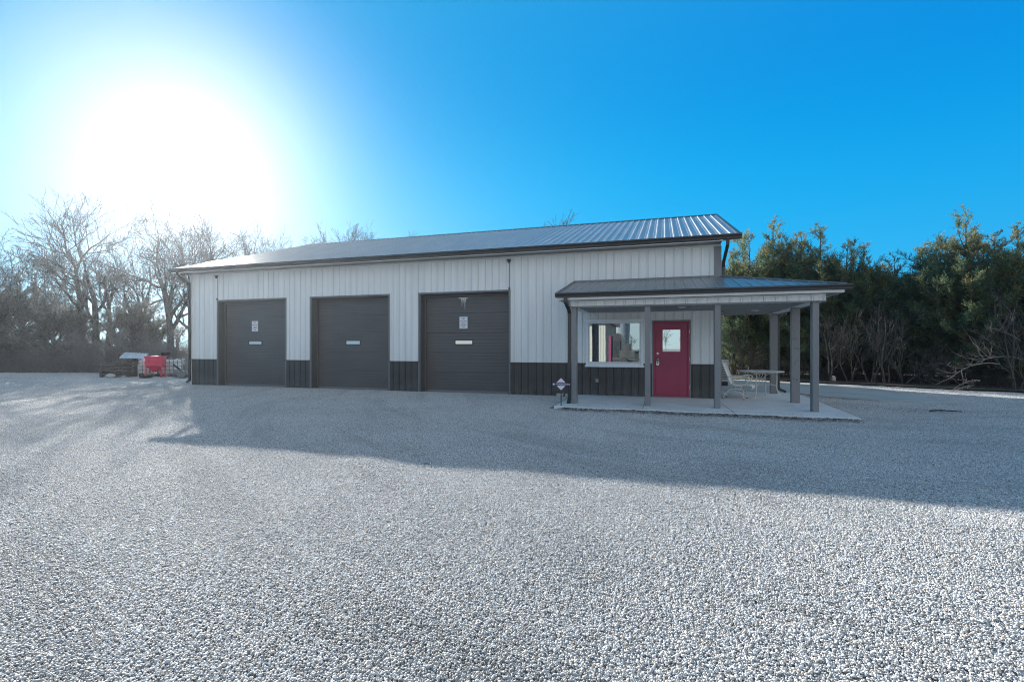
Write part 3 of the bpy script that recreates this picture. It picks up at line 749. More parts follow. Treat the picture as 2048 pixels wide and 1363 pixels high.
spout([(-2.235,PE-.03,2.57),(-2.235,PE-.03,2.45),(-2.205,PW-.02,2.28),(-2.205,PW+.03,2.2),(-2.205,PW+.03,.10),(-2.205,PW-.06,.035)],.085,.07).build('downspout', M['dark_trim'], B, bevel=.01)
spout([(3.55,2.1,2.56),(3.50,2.1,2.45),(3.26,2.1,2.25),(3.24,2.1,2.18),(3.24,2.1,.20),(3.27,2.1,.12),(3.42,2.1,.06)],.07,.08).build('downspout', M['dark_trim'], B, bevel=.01)

# ------------------------------------------------------------------ signs, lockbox
def parking_sign(cx, cz, label):
    t = thing('parking_sign', label, 'sign', (cx, GY-.004, cz), 0, 'no parking signs on the garage doors')
    q = MB(); q.box(-.14,.14,-.006,-.001,-.19,.19); q.build('sign_plate', M['sign_white'], t, bevel=.002)
    q = MB()
    for bx in ((-.127,.127,.172,.175),(-.127,.127,-.175,-.172),(-.127,-.124,-.172,.172),(.124,.127,-.172,.172)): q.box(bx[0],bx[1],-.0075,-.0062,bx[2],bx[3])
    q.build('border_line', M['ink'], t)
    for s_t, zz, sz, mm in (('NO',.125,.078,'ink'),('PARKING',.045,.062,'ink_red'),('DRIVE &',-.022,.046,'ink'),('LOADING',-.076,.046,'ink'),('ZONE',-.130,.046,'ink')):
        text('lettering', s_t, sz, M[mm], t, (0,-.0075,zz), bold=.0008)
    return t
parking_sign(-14.33, 2.125, 'small white no parking sign on the leftmost garage door')
parking_sign(-6.055, 2.14, 'small white no parking sign on the garage door with white drips')
t = thing('key_lockbox', 'small silver key lockbox hanging from the red door knob', 'lockbox', (-.155,-.062,.93))
q = MB(); q.box(-.042,.042,-.03,.018,-.06,.06); q.build('box_body', M['steel'], t, bevel=.008)
q = MB(); q.tube([(-.025,0,.055),(-.028,0,.095),(-.015,0,.122),(.015,0,.122),(.028,0,.095),(.025,0,.055)],.006,8); q.build('shackle', M['steel'], t, smooth=True)
q = MB(); q.box(-.024,.024,-.034,-.031,.0,.035); q.build('dial_window', M['black'], t)

t = thing('yard_sign', 'white diamond security sign with maroon edge on a dark stake by the porch', 'sign', (-2.30,-2.72,-.04), .08)
q = MB(); q.box(-.011,.011,-.004,.004,0,.42); q.build('stake', M['dark_trim'], t)
def diamond(b, r, y0, y1, zc): b.prism([(0,0,zc-r),(r*.96,0,zc),(0,0,zc+r),(-r*.96,0,zc)],(0,y0,0),(0,y1,0))
q = MB(); diamond(q, .165, -.012,-.006,.545); q.build('diamond_border', M['maroon'], t)
q = MB(); diamond(q, .142, -.0165,-.0125,.545); q.build('diamond_panel', M['sign_white'], t)
q = MB(); q.box(-.205,.205,-.022,-.017,.508,.578); q.build('name_band', M['navy'], t, bevel=.004)
text('lettering', 'Protection', .056, M['sign_white'], t, (-.005,-.0235,.543), bold=.0006)
text('lettering', 'One', .050, M['sign_white'], t, (.168,-.0235,.543), bold=.0006)
q = MB(); ydisc(q, -.172, .543, -.0225, [(.024,0),(.024,.002)], 14); q.build('round_mark', M['sign_white'], t)
text('lettering', 'Security', .030, M['ink'], t, (0,-.018,.60)); text('lettering', 'by', .022, M['ink'], t, (0,-.018,.485))

# pale blocks by the wall
for i, (bx, wd, lb) in enumerate(((-2.84,.20,'pale stone block on the gravel by the wainscot, left of the sign stake'),(-2.62,.13,'short pale stone block against the wall right of the sign stake'))):
    q = MB(); q.box(-wd/2,wd/2,-.07,.07,0,.085); o_ = q.build('stone_block', M['stone'], None, bevel=.008, loc=(bx,-.20,-.045)); o_.rotation_euler = (0,0,.05-.1*i)
    tag(o_, lb, 'block', 'pale blocks at the wall foot')

# air conditioner behind the porch
t = thing('outdoor_unit', 'grey outdoor air unit against the side wall behind the patio chair', 'air unit', (1.86,5.15,-.02))
q = MB(); q.box(-.36,.36,-.20,.30,.14,.88); q.build('casing', M['acmetal'], t, bevel=.012)
q = MB(); q.box(-.33,.33,-.24,.34,0,.135); q.build('base', M['black'], t)
q = MB(); q.box(-.37,.37,-.21,.31,.885,.915); q.build('lid', M['trim'], t, bevel=.008)
q = MB()
for i in range(9): q.box(-.31,.31,-.207,-.201,.24+i*.06,.262+i*.06)
q.build('louvre', M['dark_trim'], t)

# ------------------------------------------------------------------ patio furniture
t = thing('patio_table', 'round cream metal patio table with curved legs under the porch', 'table', (2.56,.86,0))
q = MB(); q.lathe([(.555,-.028),(.57,-.020),(.575,-.008),(.568,.0),(.55,.003),(0.001,.004)],(0,0,.715),40); q.build('table_top', M['furn'], t, smooth=False)
for i in range(4):
    a = R(45+90*i)+.35; ca, sa = math.cos(a), math.sin(a)
    P = lambda r, z: (r*ca, r*sa, z)
    q = MB(); q.tube([P(.40,.69),P(.40,.55),P(.395,.40),P(.39,.29),P(.41,.20),P(.46,.12),P(.485,.06),P(.49,.0)],.0125,8); lg = q.build('leg', M['furn'], t, smooth=True)
    q = MB(); q.tube([P(.395,.33),P(.30,.34),P(.16,.40),P(.075,.47),P(.07,.53),P(.16,.62),P(.34,.69)],.009,8); q.build('brace', M['furn'], lg, smooth=True)
    q = MB(); q.lathe([(.02,0),(.022,.012),(.014,.02)],(.49*ca,.49*sa,0),10); q.build('foot', M['furn'], lg)
q = MB(); q.tube([(.075*math.cos(a),.075*math.sin(a),.50) for a in [i*math.pi/10 for i in range(21)]],.008,6,False); q.build('centre_ring', M['furn'], t, smooth=True)

def meshmat():
    m, nt, p, out = nodes('expanded_metal'); p.inputs['Base Color'].default_value = (.80,.80,.77,1); p.inputs['Roughness'].default_value = .5
    tcn = N(nt, 'ShaderNodeTexCoord'); mp = N(nt, 'ShaderNodeMapping'); mp.inputs['Rotation'].default_value = (.0,.0,R(45)); mp.inputs['Scale'].default_value = (1,1,1)
    nt.links.new(tcn.outputs['UV'], mp.inputs[0])
    br = N(nt, 'ShaderNodeTexBrick'); br.offset = 0; br.inputs['Scale'].default_value = 34; br.inputs['Mortar Size'].default_value = .5; br.inputs['Brick Width'].default_value = 1; br.inputs['Row Height'].default_value = 1
    nt.links.new(mp.outputs[0], br.inputs['Vector'])
    tr = N(nt, 'ShaderNodeBsdfTransparent'); mx = N(nt, 'ShaderNodeMixShader'); nt.links.new(br.outputs['Fac'], mx.inputs[0])
    nt.links.new(tr.outputs[0], mx.inputs[1]); nt.links.new(p.outputs[0], mx.inputs[2]); nt.links.new(mx.outputs[0], out.inputs[0])
    return m
M['mesh'] = meshmat()
t = thing('patio_chair', 'cream metal mesh patio rocker facing the round table', 'chair', (1.96,.16,0), R(-16))
def sheet(name, prof, w, mt, par):
    me = bpy.data.meshes.new(name); vs = []; fs = []; n = len(prof); L = [0]
    for i in range(1, n): L.append(L[-1]+math.dist(prof[i], prof[i-1]))
    for x, z in prof: vs += [(x,-w/2,z),(x,w/2,z)]
    for i in range(n-1): fs.append((2*i,2*i+1,2*i+3,2*i+2))
    me.from_pydata(vs, [], fs); uv = me.uv_layers.new(name='UVMap')
    for pl in me.polygons:
        for li in pl.loop_indices:
            vi = me.loops[li].vertex_index; uv.data[li].uv = ((vi % 2)*w, L[vi//2])
    ob = link(name, me, mt, par, smooth=True); so_ = ob.modifiers.new('thick', 'SOLIDIFY'); so_.thickness = .004; return ob
seat = [(-.20,.40),(-.12,.372),(0,.368),(.12,.378),(.22,.385),(.29,.365),(.315,.325),(.30,.285)]
back = [(-.20,.40),(-.25,.50),(-.31,.66),(-.36,.80),(-.41,.93),(-.43,.955)]
sheet('seat', seat, .50, M['mesh'], t); sheet('backrest', back, .50, M['mesh'], t)
for sy in (-1, 1):
    y = .255*sy
    q = MB(); q.tube([(x, y, z) for x, z in reversed(back)]+[(x, y, z) for x, z in seat[1:]]+[(.27,y,.265)],.0115,8); q.build('side_rail', M['furn'], t, smooth=True)
    q = MB(); q.tube([(-.29,y*1.04,.60),(-.20,y*1.12,.585),(-.05,y*1.16,.590),(.12,y*1.16,.615),(.20,y*1.16,.617),(.235,y*1.16,.60),(.235,y*1.14,.56),(.20,y*1.1,.47),(.185,y*1.05,.385)],.0125,8); q.build('armrest', M['furn'], t, smooth=True)
    q = MB(); q.tube([(.075*math.cos(a)-.02, y, .318+.048*math.sin(a)) for a in [i*math.pi/9 for i in range(19)]],.009,6,False); q.build('spring_scroll', M['furn'], t, smooth=True)
    q = MB(); q.tube([(.11,y,0),(.10,y,.12),(.105,y,.21),(.075,y,.262),(-.02,y,.27),(-.13,y,.268),(-.25,y,.235),(-.34,y,.15),(-.385,y,.05),(-.39,y,0)],.012,8)
    q.tube([(.10,y,.15),(.0,y,.20),(-.13,y,.22),(-.25,y,.19),(-.33,y,.10)],.008,6); lg = q.build('leg_frame', M['furn'], t, smooth=True)
    q = MB(); q.lathe([(.018,0),(.02,.012),(.012,.018)],(.11,y,0),8); q.lathe([(.018,0),(.02,.012),(.012,.018)],(-.39,y,0),8); q.build_each('foot', M['black'], lg)
q = MB(); q.tube([(-.43,-.255,.957),(-.445,-.1,.985),(-.448,0,.99),(-.445,.1,.985),(-.43,.255,.957)],.0115,8); q.tube([(-.20,-.255,.27),(-.20,.255,.27)],.010,6); q.tube([(.06,-.255,.265),(.06,.255,.265)],.010,6); q.build('cross_rail', M['furn'], t, smooth=True)
#TREES
# ------------------------------------------------------------------ trees
def np_mesh(name, V, F, tone=None, smooth=False):
    me = bpy.data.meshes.new(name); k = F.shape[1]
    me.vertices.add(len(V)); me.vertices.foreach_set('co', V.astype(np.float32).ravel())
    me.loops.add(F.size); me.polygons.add(len(F)); me.loops.foreach_set('vertex_index', F.astype(np.int32).ravel())
    me.polygons.foreach_set('loop_start', np.arange(0, F.size, k, dtype=np.int32))
    if smooth: me.polygons.foreach_set('use_smooth', np.ones(len(F), dtype=bool))
    me.update(calc_edges=True)
    if tone is not None:
        a = me.attributes.new('tone', 'FLOAT', 'POINT'); a.data.foreach_set('value', tone.astype(np.float32))
    return me

def tubes(name, polys):
    """polys: (points, radii, sides) -> one mesh of tapered tubes"""
    groups = {}
    for P, r, s in polys: groups.setdefault((len(P), s), []).append((P, r))
    V, F, off = [], [], 0
    for (k, s), lst in groups.items():
        A = np.array([p for p, _ in lst]); Rr = np.array([r for _, r in lst]); m = len(A)
        T = np.gradient(A, axis=1); T /= np.linalg.norm(T, axis=2, keepdims=True)+1e-12
        ref = np.where(np.abs(T[:,:1,2:3]) > .8, np.array([1.,0,0]), np.array([0,0,1.]))
        U = np.cross(T, np.broadcast_to(ref, T.shape)); U /= np.linalg.norm(U, axis=2, keepdims=True)+1e-12
        W = np.cross(T, U); a = 2*np.pi*np.arange(s)/s
        ring = A[:,:,None]+Rr[:,:,None,None]*(U[:,:,None]*np.cos(a)[:,None]+W[:,:,None]*np.sin(a)[:,None])
        V.append(ring.reshape(-1,3))
        i = np.arange(m)[:,None,None]*k*s; j = np.arange(k-1)[None,:,None]*s; q = np.arange(s)[None,None,:]; q2 = (q+1) % s
        F.append((np.stack([i+j+q, i+j+q2, i+j+s+q2, i+j+s+q], -1)+off).reshape(-1,4)); off += m*k*s
    return np_mesh(name, np.concatenate(V), np.concatenate(F), smooth=True)

def unit(v): return v/(np.linalg.norm(v)+1e-12)
def limb(rng, p, d, L, r0, r1, n, wob, up):
    pts = [p]; d = unit(d); st = L/(n-1)
    for i in range(n-1):
        d = unit(d + rng.normal(0, wob, 3) + np.array([0,0,up])); pts.append(pts[-1]+d*st)
    return np.array(pts), np.linspace(r0, r1, n)
LV = [dict(n=9, wob=.07, up=.02, sides=8), dict(n=8, wob=.17, up=.05, sides=6), dict(n=6, wob=.17, up=.06, sides=5), dict(n=4, wob=.15, up=.07, sides=4), dict(n=3, wob=.15, up=.08, sides=3), dict(n=3, wob=.15, up=.06, sides=3)]
def grow(rng, p, d, L, r0, lev, maxl, kids, out, rmin, ang=(.45,1.05), ratio=(.42,.72)):
    s = LV[lev]; P, r = limb(rng, p, d, L, r0, max(rmin, r0*(.45 if lev == 0 else .28)), s['n'], s['wob'], s['up'])
    out.append((P, r, s['sides'], lev))
    if lev == maxl: return
    nk = kids[lev]; nk = max(1, int(round(nk*rng.uniform(.75,1.25))))
    for c in range(nk):
        lo = .35 if lev == 0 else .18
        f = lo+(1-lo)*((c+rng.uniform(.2,.9))/nk) if c < nk-1 else 1.
        x = f*(len(P)-1); i = min(int(x), len(P)-2); q = P[i]+(P[i+1]-P[i])*(x-i); rr = r[i]+(r[i+1]-r[i])*(x-i)
        t = unit(P[i+1]-P[i]); a = rng.uniform(*ang)*(.5 if f == 1. else 1.)
        side = unit(np.cross(t, rng.normal(0,1,3))); dd = t*math.cos(a)+side*math.sin(a)
        if dd[2] < -.25: dd[2] *= -.3
        cl = L*rng.uniform(*ratio)*(1-.35*(f if lev > 0 else 0))
        grow(rng, q, dd, cl, max(rmin, rr*rng.uniform(.5,.75)), lev+1, maxl, kids, out, rmin, ang, ratio)

def bare_tree_meshes(seed, H, lean=(0,0), kids=(6,6,5,4,3), maxl=5, tr=.021, trunk=.52, rmin=.009, ang=(.45,1.05), ratio=(.42,.72)):
    rng = np.random.default_rng(seed); out = []
    grow(rng, np.zeros(3), np.array([lean[0], lean[1], 1.]), H*trunk, H*tr, 0, maxl, kids, out, rmin, ang, ratio)
    top = max(o[0][:,2].max() for o in out); k = H/top
    polys = [(o[0]*k, o[1], o[2], o[3]) for o in out]
    base = polys[0]; rad = base[1].copy(); rad[0] *= 1.5
    return tubes('trunk', [(base[0]-np.array([0,0,.15]), rad, 10)]), tubes('crown', [p[:3] for p in polys[1:]])

def shrub_mesh(seed, H, stems=9, spread=.55, kids=(5,4,3), rmin=.004, r=.014):
    rng = np.random.default_rng(seed); out = []
    for i in range(stems):
        a = rng.uniform(0, 2*np.pi); q = rng.uniform(.1, spread); p = np.array([math.cos(a)*.12*rng.random(), math.sin(a)*.12*rng.random(), -.05])
        o = []; LVs = LV
        grow(rng, p, np.array([math.cos(a)*q, math.sin(a)*q, 1.]), H*rng.uniform(.5,.8), r*rng.uniform(.7,1.3), 1, 1+len(kids), (0,)+tuple(kids), o, rmin, (.3,.9), (.4,.7))
        out += o
    top = max(o[0][:,2].max() for o in out); k = H/top
    return tubes('stems', [(o[0]*np.array([k,k,k]), o[1], max(3, o[2]-1)) for o in out])

def cedar_meshes(seed, H, Rr, dens=1., bare=.03, top_tone=.62):
    """eastern red cedar: irregular cone of arching boughs carrying many small plumes of scale leaves"""
    rng = np.random.default_rng(seed); polys = []; B0, AX, LEN, TN = [], [], [], []
    nb = int(34*H); lobes = rng.uniform(0, 2*np.pi, 4)
    bend = rng.normal(0,.03,2)
    axis = lambda z: np.array([bend[0]*z*z/H, bend[1]*z*z/H, z])
    zt = np.linspace(-.1, H*.93, 9); trunk = tubes('trunk', [(np.array([axis(z) for z in zt]), np.linspace(.022*H, .012, 9), 8)])
    # leading shoots besides the main tip
    lead = [(0., 0., 1.)]+[(math.cos(q)*Rr*rng.uniform(.15,.4), math.sin(q)*Rr*rng.uniform(.15,.4), rng.uniform(.70,.90)) for q in rng.uniform(0, 2*np.pi, 3)]
    for i in range(nb):
        t = bare + (1-bare)*((i+rng.random())/nb)**.9
        z = t*H*.97; a = i*2.39996+rng.normal(0,.5)
        prof = min(1., (1.06-t)/.54)**.9*(.78+.22*min(1, (t-bare+.02)/.16))
        lob = 1+.22*sum(math.cos(a-q+2.5*t) for q in lobes[:2])
        L = max(.10, Rr*prof*lob*rng.uniform(.55,1.22))
        if rng.random() < .05: L *= 1.3
        elev = rng.uniform(.05,.60)+.60*t
        d = np.array([math.cos(a)*math.cos(elev), math.sin(a)*math.cos(elev), math.sin(elev)])
        base = axis(z)
        if t > .5:
            lx, ly, lk = lead[rng.integers(len(lead))]; w_ = min(1, (t-.5)/.22); base = axis(z*(1-w_*(1-lk)))+np.array([lx*w_, ly*w_, 0]); L *= .85
        P, r = limb(rng, base, d, L, .010+.012*L, .003, 6, .12, .05)
        polys.append((P, r, 4))
        n = int(dens*(5+21*L)); f = rng.uniform(.14, 1., n)**.65
        f[:3] = (1., .97, .93)
        x = f*(len(P)-1); ii = np.minimum(x.astype(int), len(P)-2); fr = (x-ii)[:,None]
        q = P[ii]*(1-fr)+P[ii+1]*fr; tg = P[ii+1]-P[ii]; tg /= np.linalg.norm(tg, axis=1, keepdims=True)
        sd = rng.normal(0,1,(n,3)); ax = tg*.8+sd*.55+np.array([0,0,.32]); ax /= np.linalg.norm(ax, axis=1, keepdims=True)
        B0.append(q+rng.normal(0,.035,(n,3))); AX.append(ax); LEN.append(rng.uniform(.15,.33,n)*(1. if t < .75 else 1-.55*(t-.75)/.25))
        base_t = rng.normal(.13,.10)+top_tone*max(0,t-.62)*rng.uniform(.6,1.8)  # winter bronze, plus sunlit tops painted into the leaf tone
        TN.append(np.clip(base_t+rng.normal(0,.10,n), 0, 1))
    B0 = np.concatenate(B0); AX = np.concatenate(AX); LEN = np.concatenate(LEN); TN = np.concatenate(TN); n = len(B0)
    k = 11; s = np.linspace(.05, 1, k)[None,:,None]
    ref = rng.normal(0,1,(n,3)); U = np.cross(AX, ref); U /= np.linalg.norm(U, axis=1, keepdims=True)+1e-9; W = np.cross(AX, U)
    ph = rng.uniform(0, 6.28, (n,1))+np.arange(k)[None]*2.4
    side = U[:,None]*np.cos(ph)[...,None]+W[:,None]*np.sin(ph)[...,None]
    p0 = B0[:,None]+AX[:,None]*LEN[:,None,None]*s
    ld = AX[:,None]*.75+side*.75; ld /= np.linalg.norm(ld, axis=2, keepdims=True)
    ll = (LEN[:,None]*(.42-.22*s[...,0])*rng.uniform(.7,1.2,(n,k)))[...,None]
    wd = np.cross(ld, rng.normal(0,1,(n,k,3))); wd /= np.linalg.norm(wd, axis=2, keepdims=True)+1e-9; wd *= rng.uniform(.009,.016,(n,k,1))
    q = np.stack([p0, p0+ld*ll*.45+wd, p0+ld*ll, p0+ld*ll*.45-wd], 2).reshape(-1,3)
    F = np.arange(len(q)).reshape(-1,4)
    tone = np.repeat(TN, k*4)+np.tile(np.array([-.06,0,.10,0]), n*k)
    return trunk, tubes('boughs', polys), np_mesh('crown', q, F, tone=np.clip(tone,0,1))

def ground_z(x, y): return GZ - .01
made = {}
def plant_bare(key, seed, H0, x, y, H, rz, label, group, **kw):
    if key not in made:
        tm, cm = bare_tree_meshes(seed, H0, **kw); made[key] = (tm, cm)
    tm, cm = made[key]
    t = thing('bare_tree', label, 'tree', (x, y, GZ), rz, group); k = H/H0; t.scale = (k, k, k)
    link('trunk', tm, None, t); link('crown', cm, None, t)
    if not tm.materials: tm.materials.append(M['bark']); cm.materials.append(M['bark'])
    return t
W = 'woods left of the metal building'
G1 = 'bare trees standing left of and behind the workshop'
wide = dict(ang=(.4,1.0), ratio=(.5,.8), trunk=.40, kids=(6,7,5,3,2))
tall = dict(ang=(.3,.75), ratio=(.45,.72), trunk=.5, kids=(7,7,5,3,2))
for key, seed, H0, px, Z, H, rz, lab, kw in (
    ('a', 21, 11, 163, 29.5, 11.1, 2.0, 'tall bare tree with crooked limbs reaching left, beside a straighter twin trunk', wide),
    ('b', 7, 11, 193, 30.5, 11.3, .3, 'straighter bare tree just right of the crooked one in the left woods', tall),
    ('c', 33, 11, 343, 29.5, 10.7, 4.1, 'big bare tree leaning behind the red hopper, nearest the building corner', wide),
    ('d', 45, 10, 214, 33, 8.8, 1.1, 'thin bare tree between the two tallest pairs of trunks on the left', tall),
    ('a', 21, 11, 22, 29, 8.3, 4.4, 'bare tree at the far left edge above the grey thicket', wide),
    ('d', 45, 10, 88, 34, 8.2, 3.2, 'smaller bare tree behind the grey cedars near the left edge', tall),
    ('c', 33, 11, 283, 35, 9.3, .9, 'bare tree set back in the gap right of the twin trunks', wide),
    ('b', 7, 11, 425, 33, 10.4, 2.3, 'bare tree rising behind the left end of the roof', tall),
    ('d', 45, 10, 462, 35, 10.3, 5.0, 'dense bare tree above the low left roof edge', tall),
    ('c', 33, 11, 515, 33, 9.4, 2.6, 'bare forked tree over the roof slope above the first garage door', wide),
    ('a', 21, 11, 585, 34, 9.6, .4, 'bare tree whose top shows just left of the ridge end', wide),
    ('b', 7, 11, 672, 37, 10.9, 4.0, 'bare tree with upright shoots showing above the left part of the ridge', tall),
    ('d', 45, 10, 758, 39, 10.8, 1.8, 'small bare treetop showing above the ridge over the second garage door', tall),
    ('b', 7, 11, 1150, 33, 10.25, 1.0, 'bare treetop poking above the middle of the roof ridge', tall),
    ('a', 21, 11, 392, 31, 10.2, 1.9, 'spreading bare tree just above the left roof corner', wide),
    ('c', 33, 11, 548, 36, 10.4, 5.6, 'bare tree between two forked ones over the left roof slope', wide),
    ('b', 7, 11, 630, 38, 10.9, 2.9, 'slim bare treetop right at the west end of the ridge', tall),
    ('a', 21, 11, 706, 39, 11.3, .8, 'bare twigs showing above the ridge right of the upright shoots', wide),
    ('b', 7, 11, 690, 36, 10.7, 5.2, 'upright bare shoots close together above the ridge', tall),
    ('d', 45, 10, 1118, 34, 10.3, 2.2, 'thin bare twigs poking over the ridge left of the middle treetop', tall),
    ('b', 7, 11, -70, 29, 9.2, 3.3, 'bare tree left of the photo edge', tall),
    ('c', 33, 11, -190, 27, 9.4, 5.3, 'bare tree left of the photo edge', wide)):
    x, y = at(px, Z); plant_bare(key, seed, H0, x, y, H, rz, lab, G1, **kw)

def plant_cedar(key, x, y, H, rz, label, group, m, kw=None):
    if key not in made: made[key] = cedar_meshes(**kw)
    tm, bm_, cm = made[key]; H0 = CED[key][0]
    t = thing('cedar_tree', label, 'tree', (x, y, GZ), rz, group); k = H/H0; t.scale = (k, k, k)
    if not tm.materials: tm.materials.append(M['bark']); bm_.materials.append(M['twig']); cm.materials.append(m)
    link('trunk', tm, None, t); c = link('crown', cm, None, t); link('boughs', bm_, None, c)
    return t
CED = {'p': (6.8, dict(seed=3, H=6.8, Rr=1.75)), 'q': (6.0, dict(seed=14, H=6.0, Rr=1.9, bare=.04)), 'r': (5.4, dict(seed=27, H=5.4, Rr=2.0, bare=.04)), 's': (6.5, dict(seed=38, H=6.5, Rr=1.6, bare=.04)),
       'g': (5.4, dict(seed=51, H=5.4, Rr=2.1, bare=.04, dens=.8, top_tone=.9)), 'h': (4.6, dict(seed=62, H=4.6, Rr=1.9, bare=.04, dens=.8, top_tone=.9))}
G2 = 'green cedars lining the yard right of the workshop'
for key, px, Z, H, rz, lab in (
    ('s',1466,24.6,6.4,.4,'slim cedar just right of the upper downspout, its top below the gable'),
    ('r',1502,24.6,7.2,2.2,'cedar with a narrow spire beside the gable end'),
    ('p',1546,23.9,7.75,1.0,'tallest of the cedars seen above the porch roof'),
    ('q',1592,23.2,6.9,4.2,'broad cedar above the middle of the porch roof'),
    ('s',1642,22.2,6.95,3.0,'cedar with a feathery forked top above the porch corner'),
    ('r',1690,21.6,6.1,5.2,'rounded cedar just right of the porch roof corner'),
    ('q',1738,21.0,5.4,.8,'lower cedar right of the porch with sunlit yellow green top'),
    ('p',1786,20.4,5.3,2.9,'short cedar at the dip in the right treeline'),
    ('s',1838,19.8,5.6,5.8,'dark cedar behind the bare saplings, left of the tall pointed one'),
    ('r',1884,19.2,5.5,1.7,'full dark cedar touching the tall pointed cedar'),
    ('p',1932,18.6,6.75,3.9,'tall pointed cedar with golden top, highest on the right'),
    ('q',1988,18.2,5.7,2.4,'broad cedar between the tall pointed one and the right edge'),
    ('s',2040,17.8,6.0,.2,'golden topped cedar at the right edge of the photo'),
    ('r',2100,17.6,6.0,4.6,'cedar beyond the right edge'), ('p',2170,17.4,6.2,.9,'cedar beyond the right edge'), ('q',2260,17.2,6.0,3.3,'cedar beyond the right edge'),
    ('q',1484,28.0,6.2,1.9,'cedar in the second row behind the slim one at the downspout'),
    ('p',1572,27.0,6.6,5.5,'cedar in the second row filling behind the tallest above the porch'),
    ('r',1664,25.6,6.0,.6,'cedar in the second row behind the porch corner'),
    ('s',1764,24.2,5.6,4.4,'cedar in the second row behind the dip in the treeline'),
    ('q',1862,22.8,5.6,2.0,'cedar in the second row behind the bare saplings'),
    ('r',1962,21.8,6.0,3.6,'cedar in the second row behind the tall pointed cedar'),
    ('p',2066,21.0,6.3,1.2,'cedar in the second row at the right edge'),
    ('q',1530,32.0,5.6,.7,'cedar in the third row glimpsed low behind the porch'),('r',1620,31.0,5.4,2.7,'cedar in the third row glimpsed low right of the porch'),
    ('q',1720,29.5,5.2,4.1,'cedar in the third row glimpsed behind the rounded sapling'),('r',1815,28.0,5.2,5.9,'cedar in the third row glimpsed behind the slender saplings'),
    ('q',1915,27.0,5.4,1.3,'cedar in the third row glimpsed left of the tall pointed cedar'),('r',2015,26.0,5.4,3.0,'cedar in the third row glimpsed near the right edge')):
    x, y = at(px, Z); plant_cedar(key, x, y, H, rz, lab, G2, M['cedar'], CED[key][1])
G3 = 'grey winter cedars in the thicket on the left'
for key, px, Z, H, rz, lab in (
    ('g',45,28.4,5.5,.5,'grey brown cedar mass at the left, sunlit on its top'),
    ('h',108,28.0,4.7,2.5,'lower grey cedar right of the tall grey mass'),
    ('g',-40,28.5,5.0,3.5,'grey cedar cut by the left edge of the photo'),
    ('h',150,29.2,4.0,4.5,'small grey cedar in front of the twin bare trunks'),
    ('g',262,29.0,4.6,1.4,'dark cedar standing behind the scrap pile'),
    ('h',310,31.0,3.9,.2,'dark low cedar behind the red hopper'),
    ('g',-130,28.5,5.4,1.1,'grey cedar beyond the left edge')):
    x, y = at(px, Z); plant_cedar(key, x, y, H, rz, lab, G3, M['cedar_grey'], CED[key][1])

# bare saplings and shrubs
SH = {}
def plant_shrub(key, x, y, rz, k, label, cat, group, name='bare_shrub', m='grey_twig', sz=None):
    key, kk = (key+m, key)
    if key not in SH:
        sd, H, kw = SHV[kk]; SH[key] = shrub_mesh(sd, H, **kw)
    o = link(name, SH[key], None); o.location = (x, y, GZ); o.rotation_euler = (0,0,rz); o.scale = (k, k, k*(sz or 1))
    if not SH[key].materials: SH[key].materials.append(M[m])
    return tag(o, label, cat, group)
SHV = {'u': (71, 2.6, dict(stems=7, spread=.7, kids=(5,4,3), r=.020)), 'v': (72, 2.2, dict(stems=10, spread=.9, kids=(4,4,3), r=.014)), 'w': (73, 3.0, dict(stems=4, spread=.5, kids=(5,4,3), r=.026)),
       'y': (75, 3.1, dict(stems=2, spread=.75, kids=(5,5,4,3), r=.045)), 'z': (76, 3.4, dict(stems=3, spread=.6, kids=(5,5,4,2), r=.036)), 'd': (77, 2.0, dict(stems=14, spread=2.6, kids=(5,4,3), r=.017))}
G4 = 'bare saplings in front of the cedars on the right'
for i, (key, px, Z, rz, k, lab) in enumerate((
    ('y',1662,19.6,.4,.95,'two stemmed leaning sapling with pale bark right of the porch'),
    ('z',1702,19.3,2.0,.95,'straight thin sapling just right of the leaning pair'),
    ('z',1742,19.0,4.0,1.05,'spreading bare sapling with a rounded crown against the cedars'),
    ('y',1772,18.7,2.6,1.05,'bare sapling with crossing stems right of the rounded crown'),
    ('w',1806,18.3,1.2,.95,'slender upright saplings before the dark hollow'),
    ('u',1840,18.2,5.0,.75,'low bare bush at the foot of the dark cedar'),
    ('z',2030,16.1,5.2,1.1,'grey bare sapling with bleached branches near the right edge'),
    ('w',2070,16.0,.7,1.1,'bare sapling cut by the right edge of the photo'),
    ('u',1600,21.8,1.0,.9,'bare bush seen between the porch posts'),
    ('v',1520,22.6,2.2,.9,'bare bush seen over the patio table'),
    ('w',1484,23.0,3.0,.9,'bare sapling seen over the patio chair'),
    ('u',1640,20.6,4.2,.6,'low bare bush next to the corner post'),
    ('v',1880,17.6,3.6,.7,'low tangle of twigs left of the fallen branches'))):
    x, y = at(px, Z); plant_shrub(key, x, y, rz, k, lab, 'sapling', G4, 'bare_sapling', 'sapling')
def branch_thing(pts, r, label, seed, n=5):
    rng = np.random.default_rng(seed); out = []
    P = np.array(pts, float); L = np.linalg.norm(P[-1]-P[0])
    out.append((P, np.linspace(r, r*.3, len(P)), 6))
    for i in range(n):
        f = rng.uniform(.3,.95)*(len(P)-1); j = int(f); q = P[j]+(P[min(j+1,len(P)-1)]-P[j])*(f-j)
        d = unit(P[-1]-P[0])+rng.normal(0,.45,3); o2 = []; grow(rng, q, d, L*rng.uniform(.25,.5), r*.5, 3, 4, (0,0,0,4), o2, .003)
        out += [(a[0], a[1], a[2]) for a in o2]
    o = link('fallen_branch', tubes('fallen_branch', out), M['deadwood']); return tag(o, label, 'branch', 'bleached dead branches on the right')
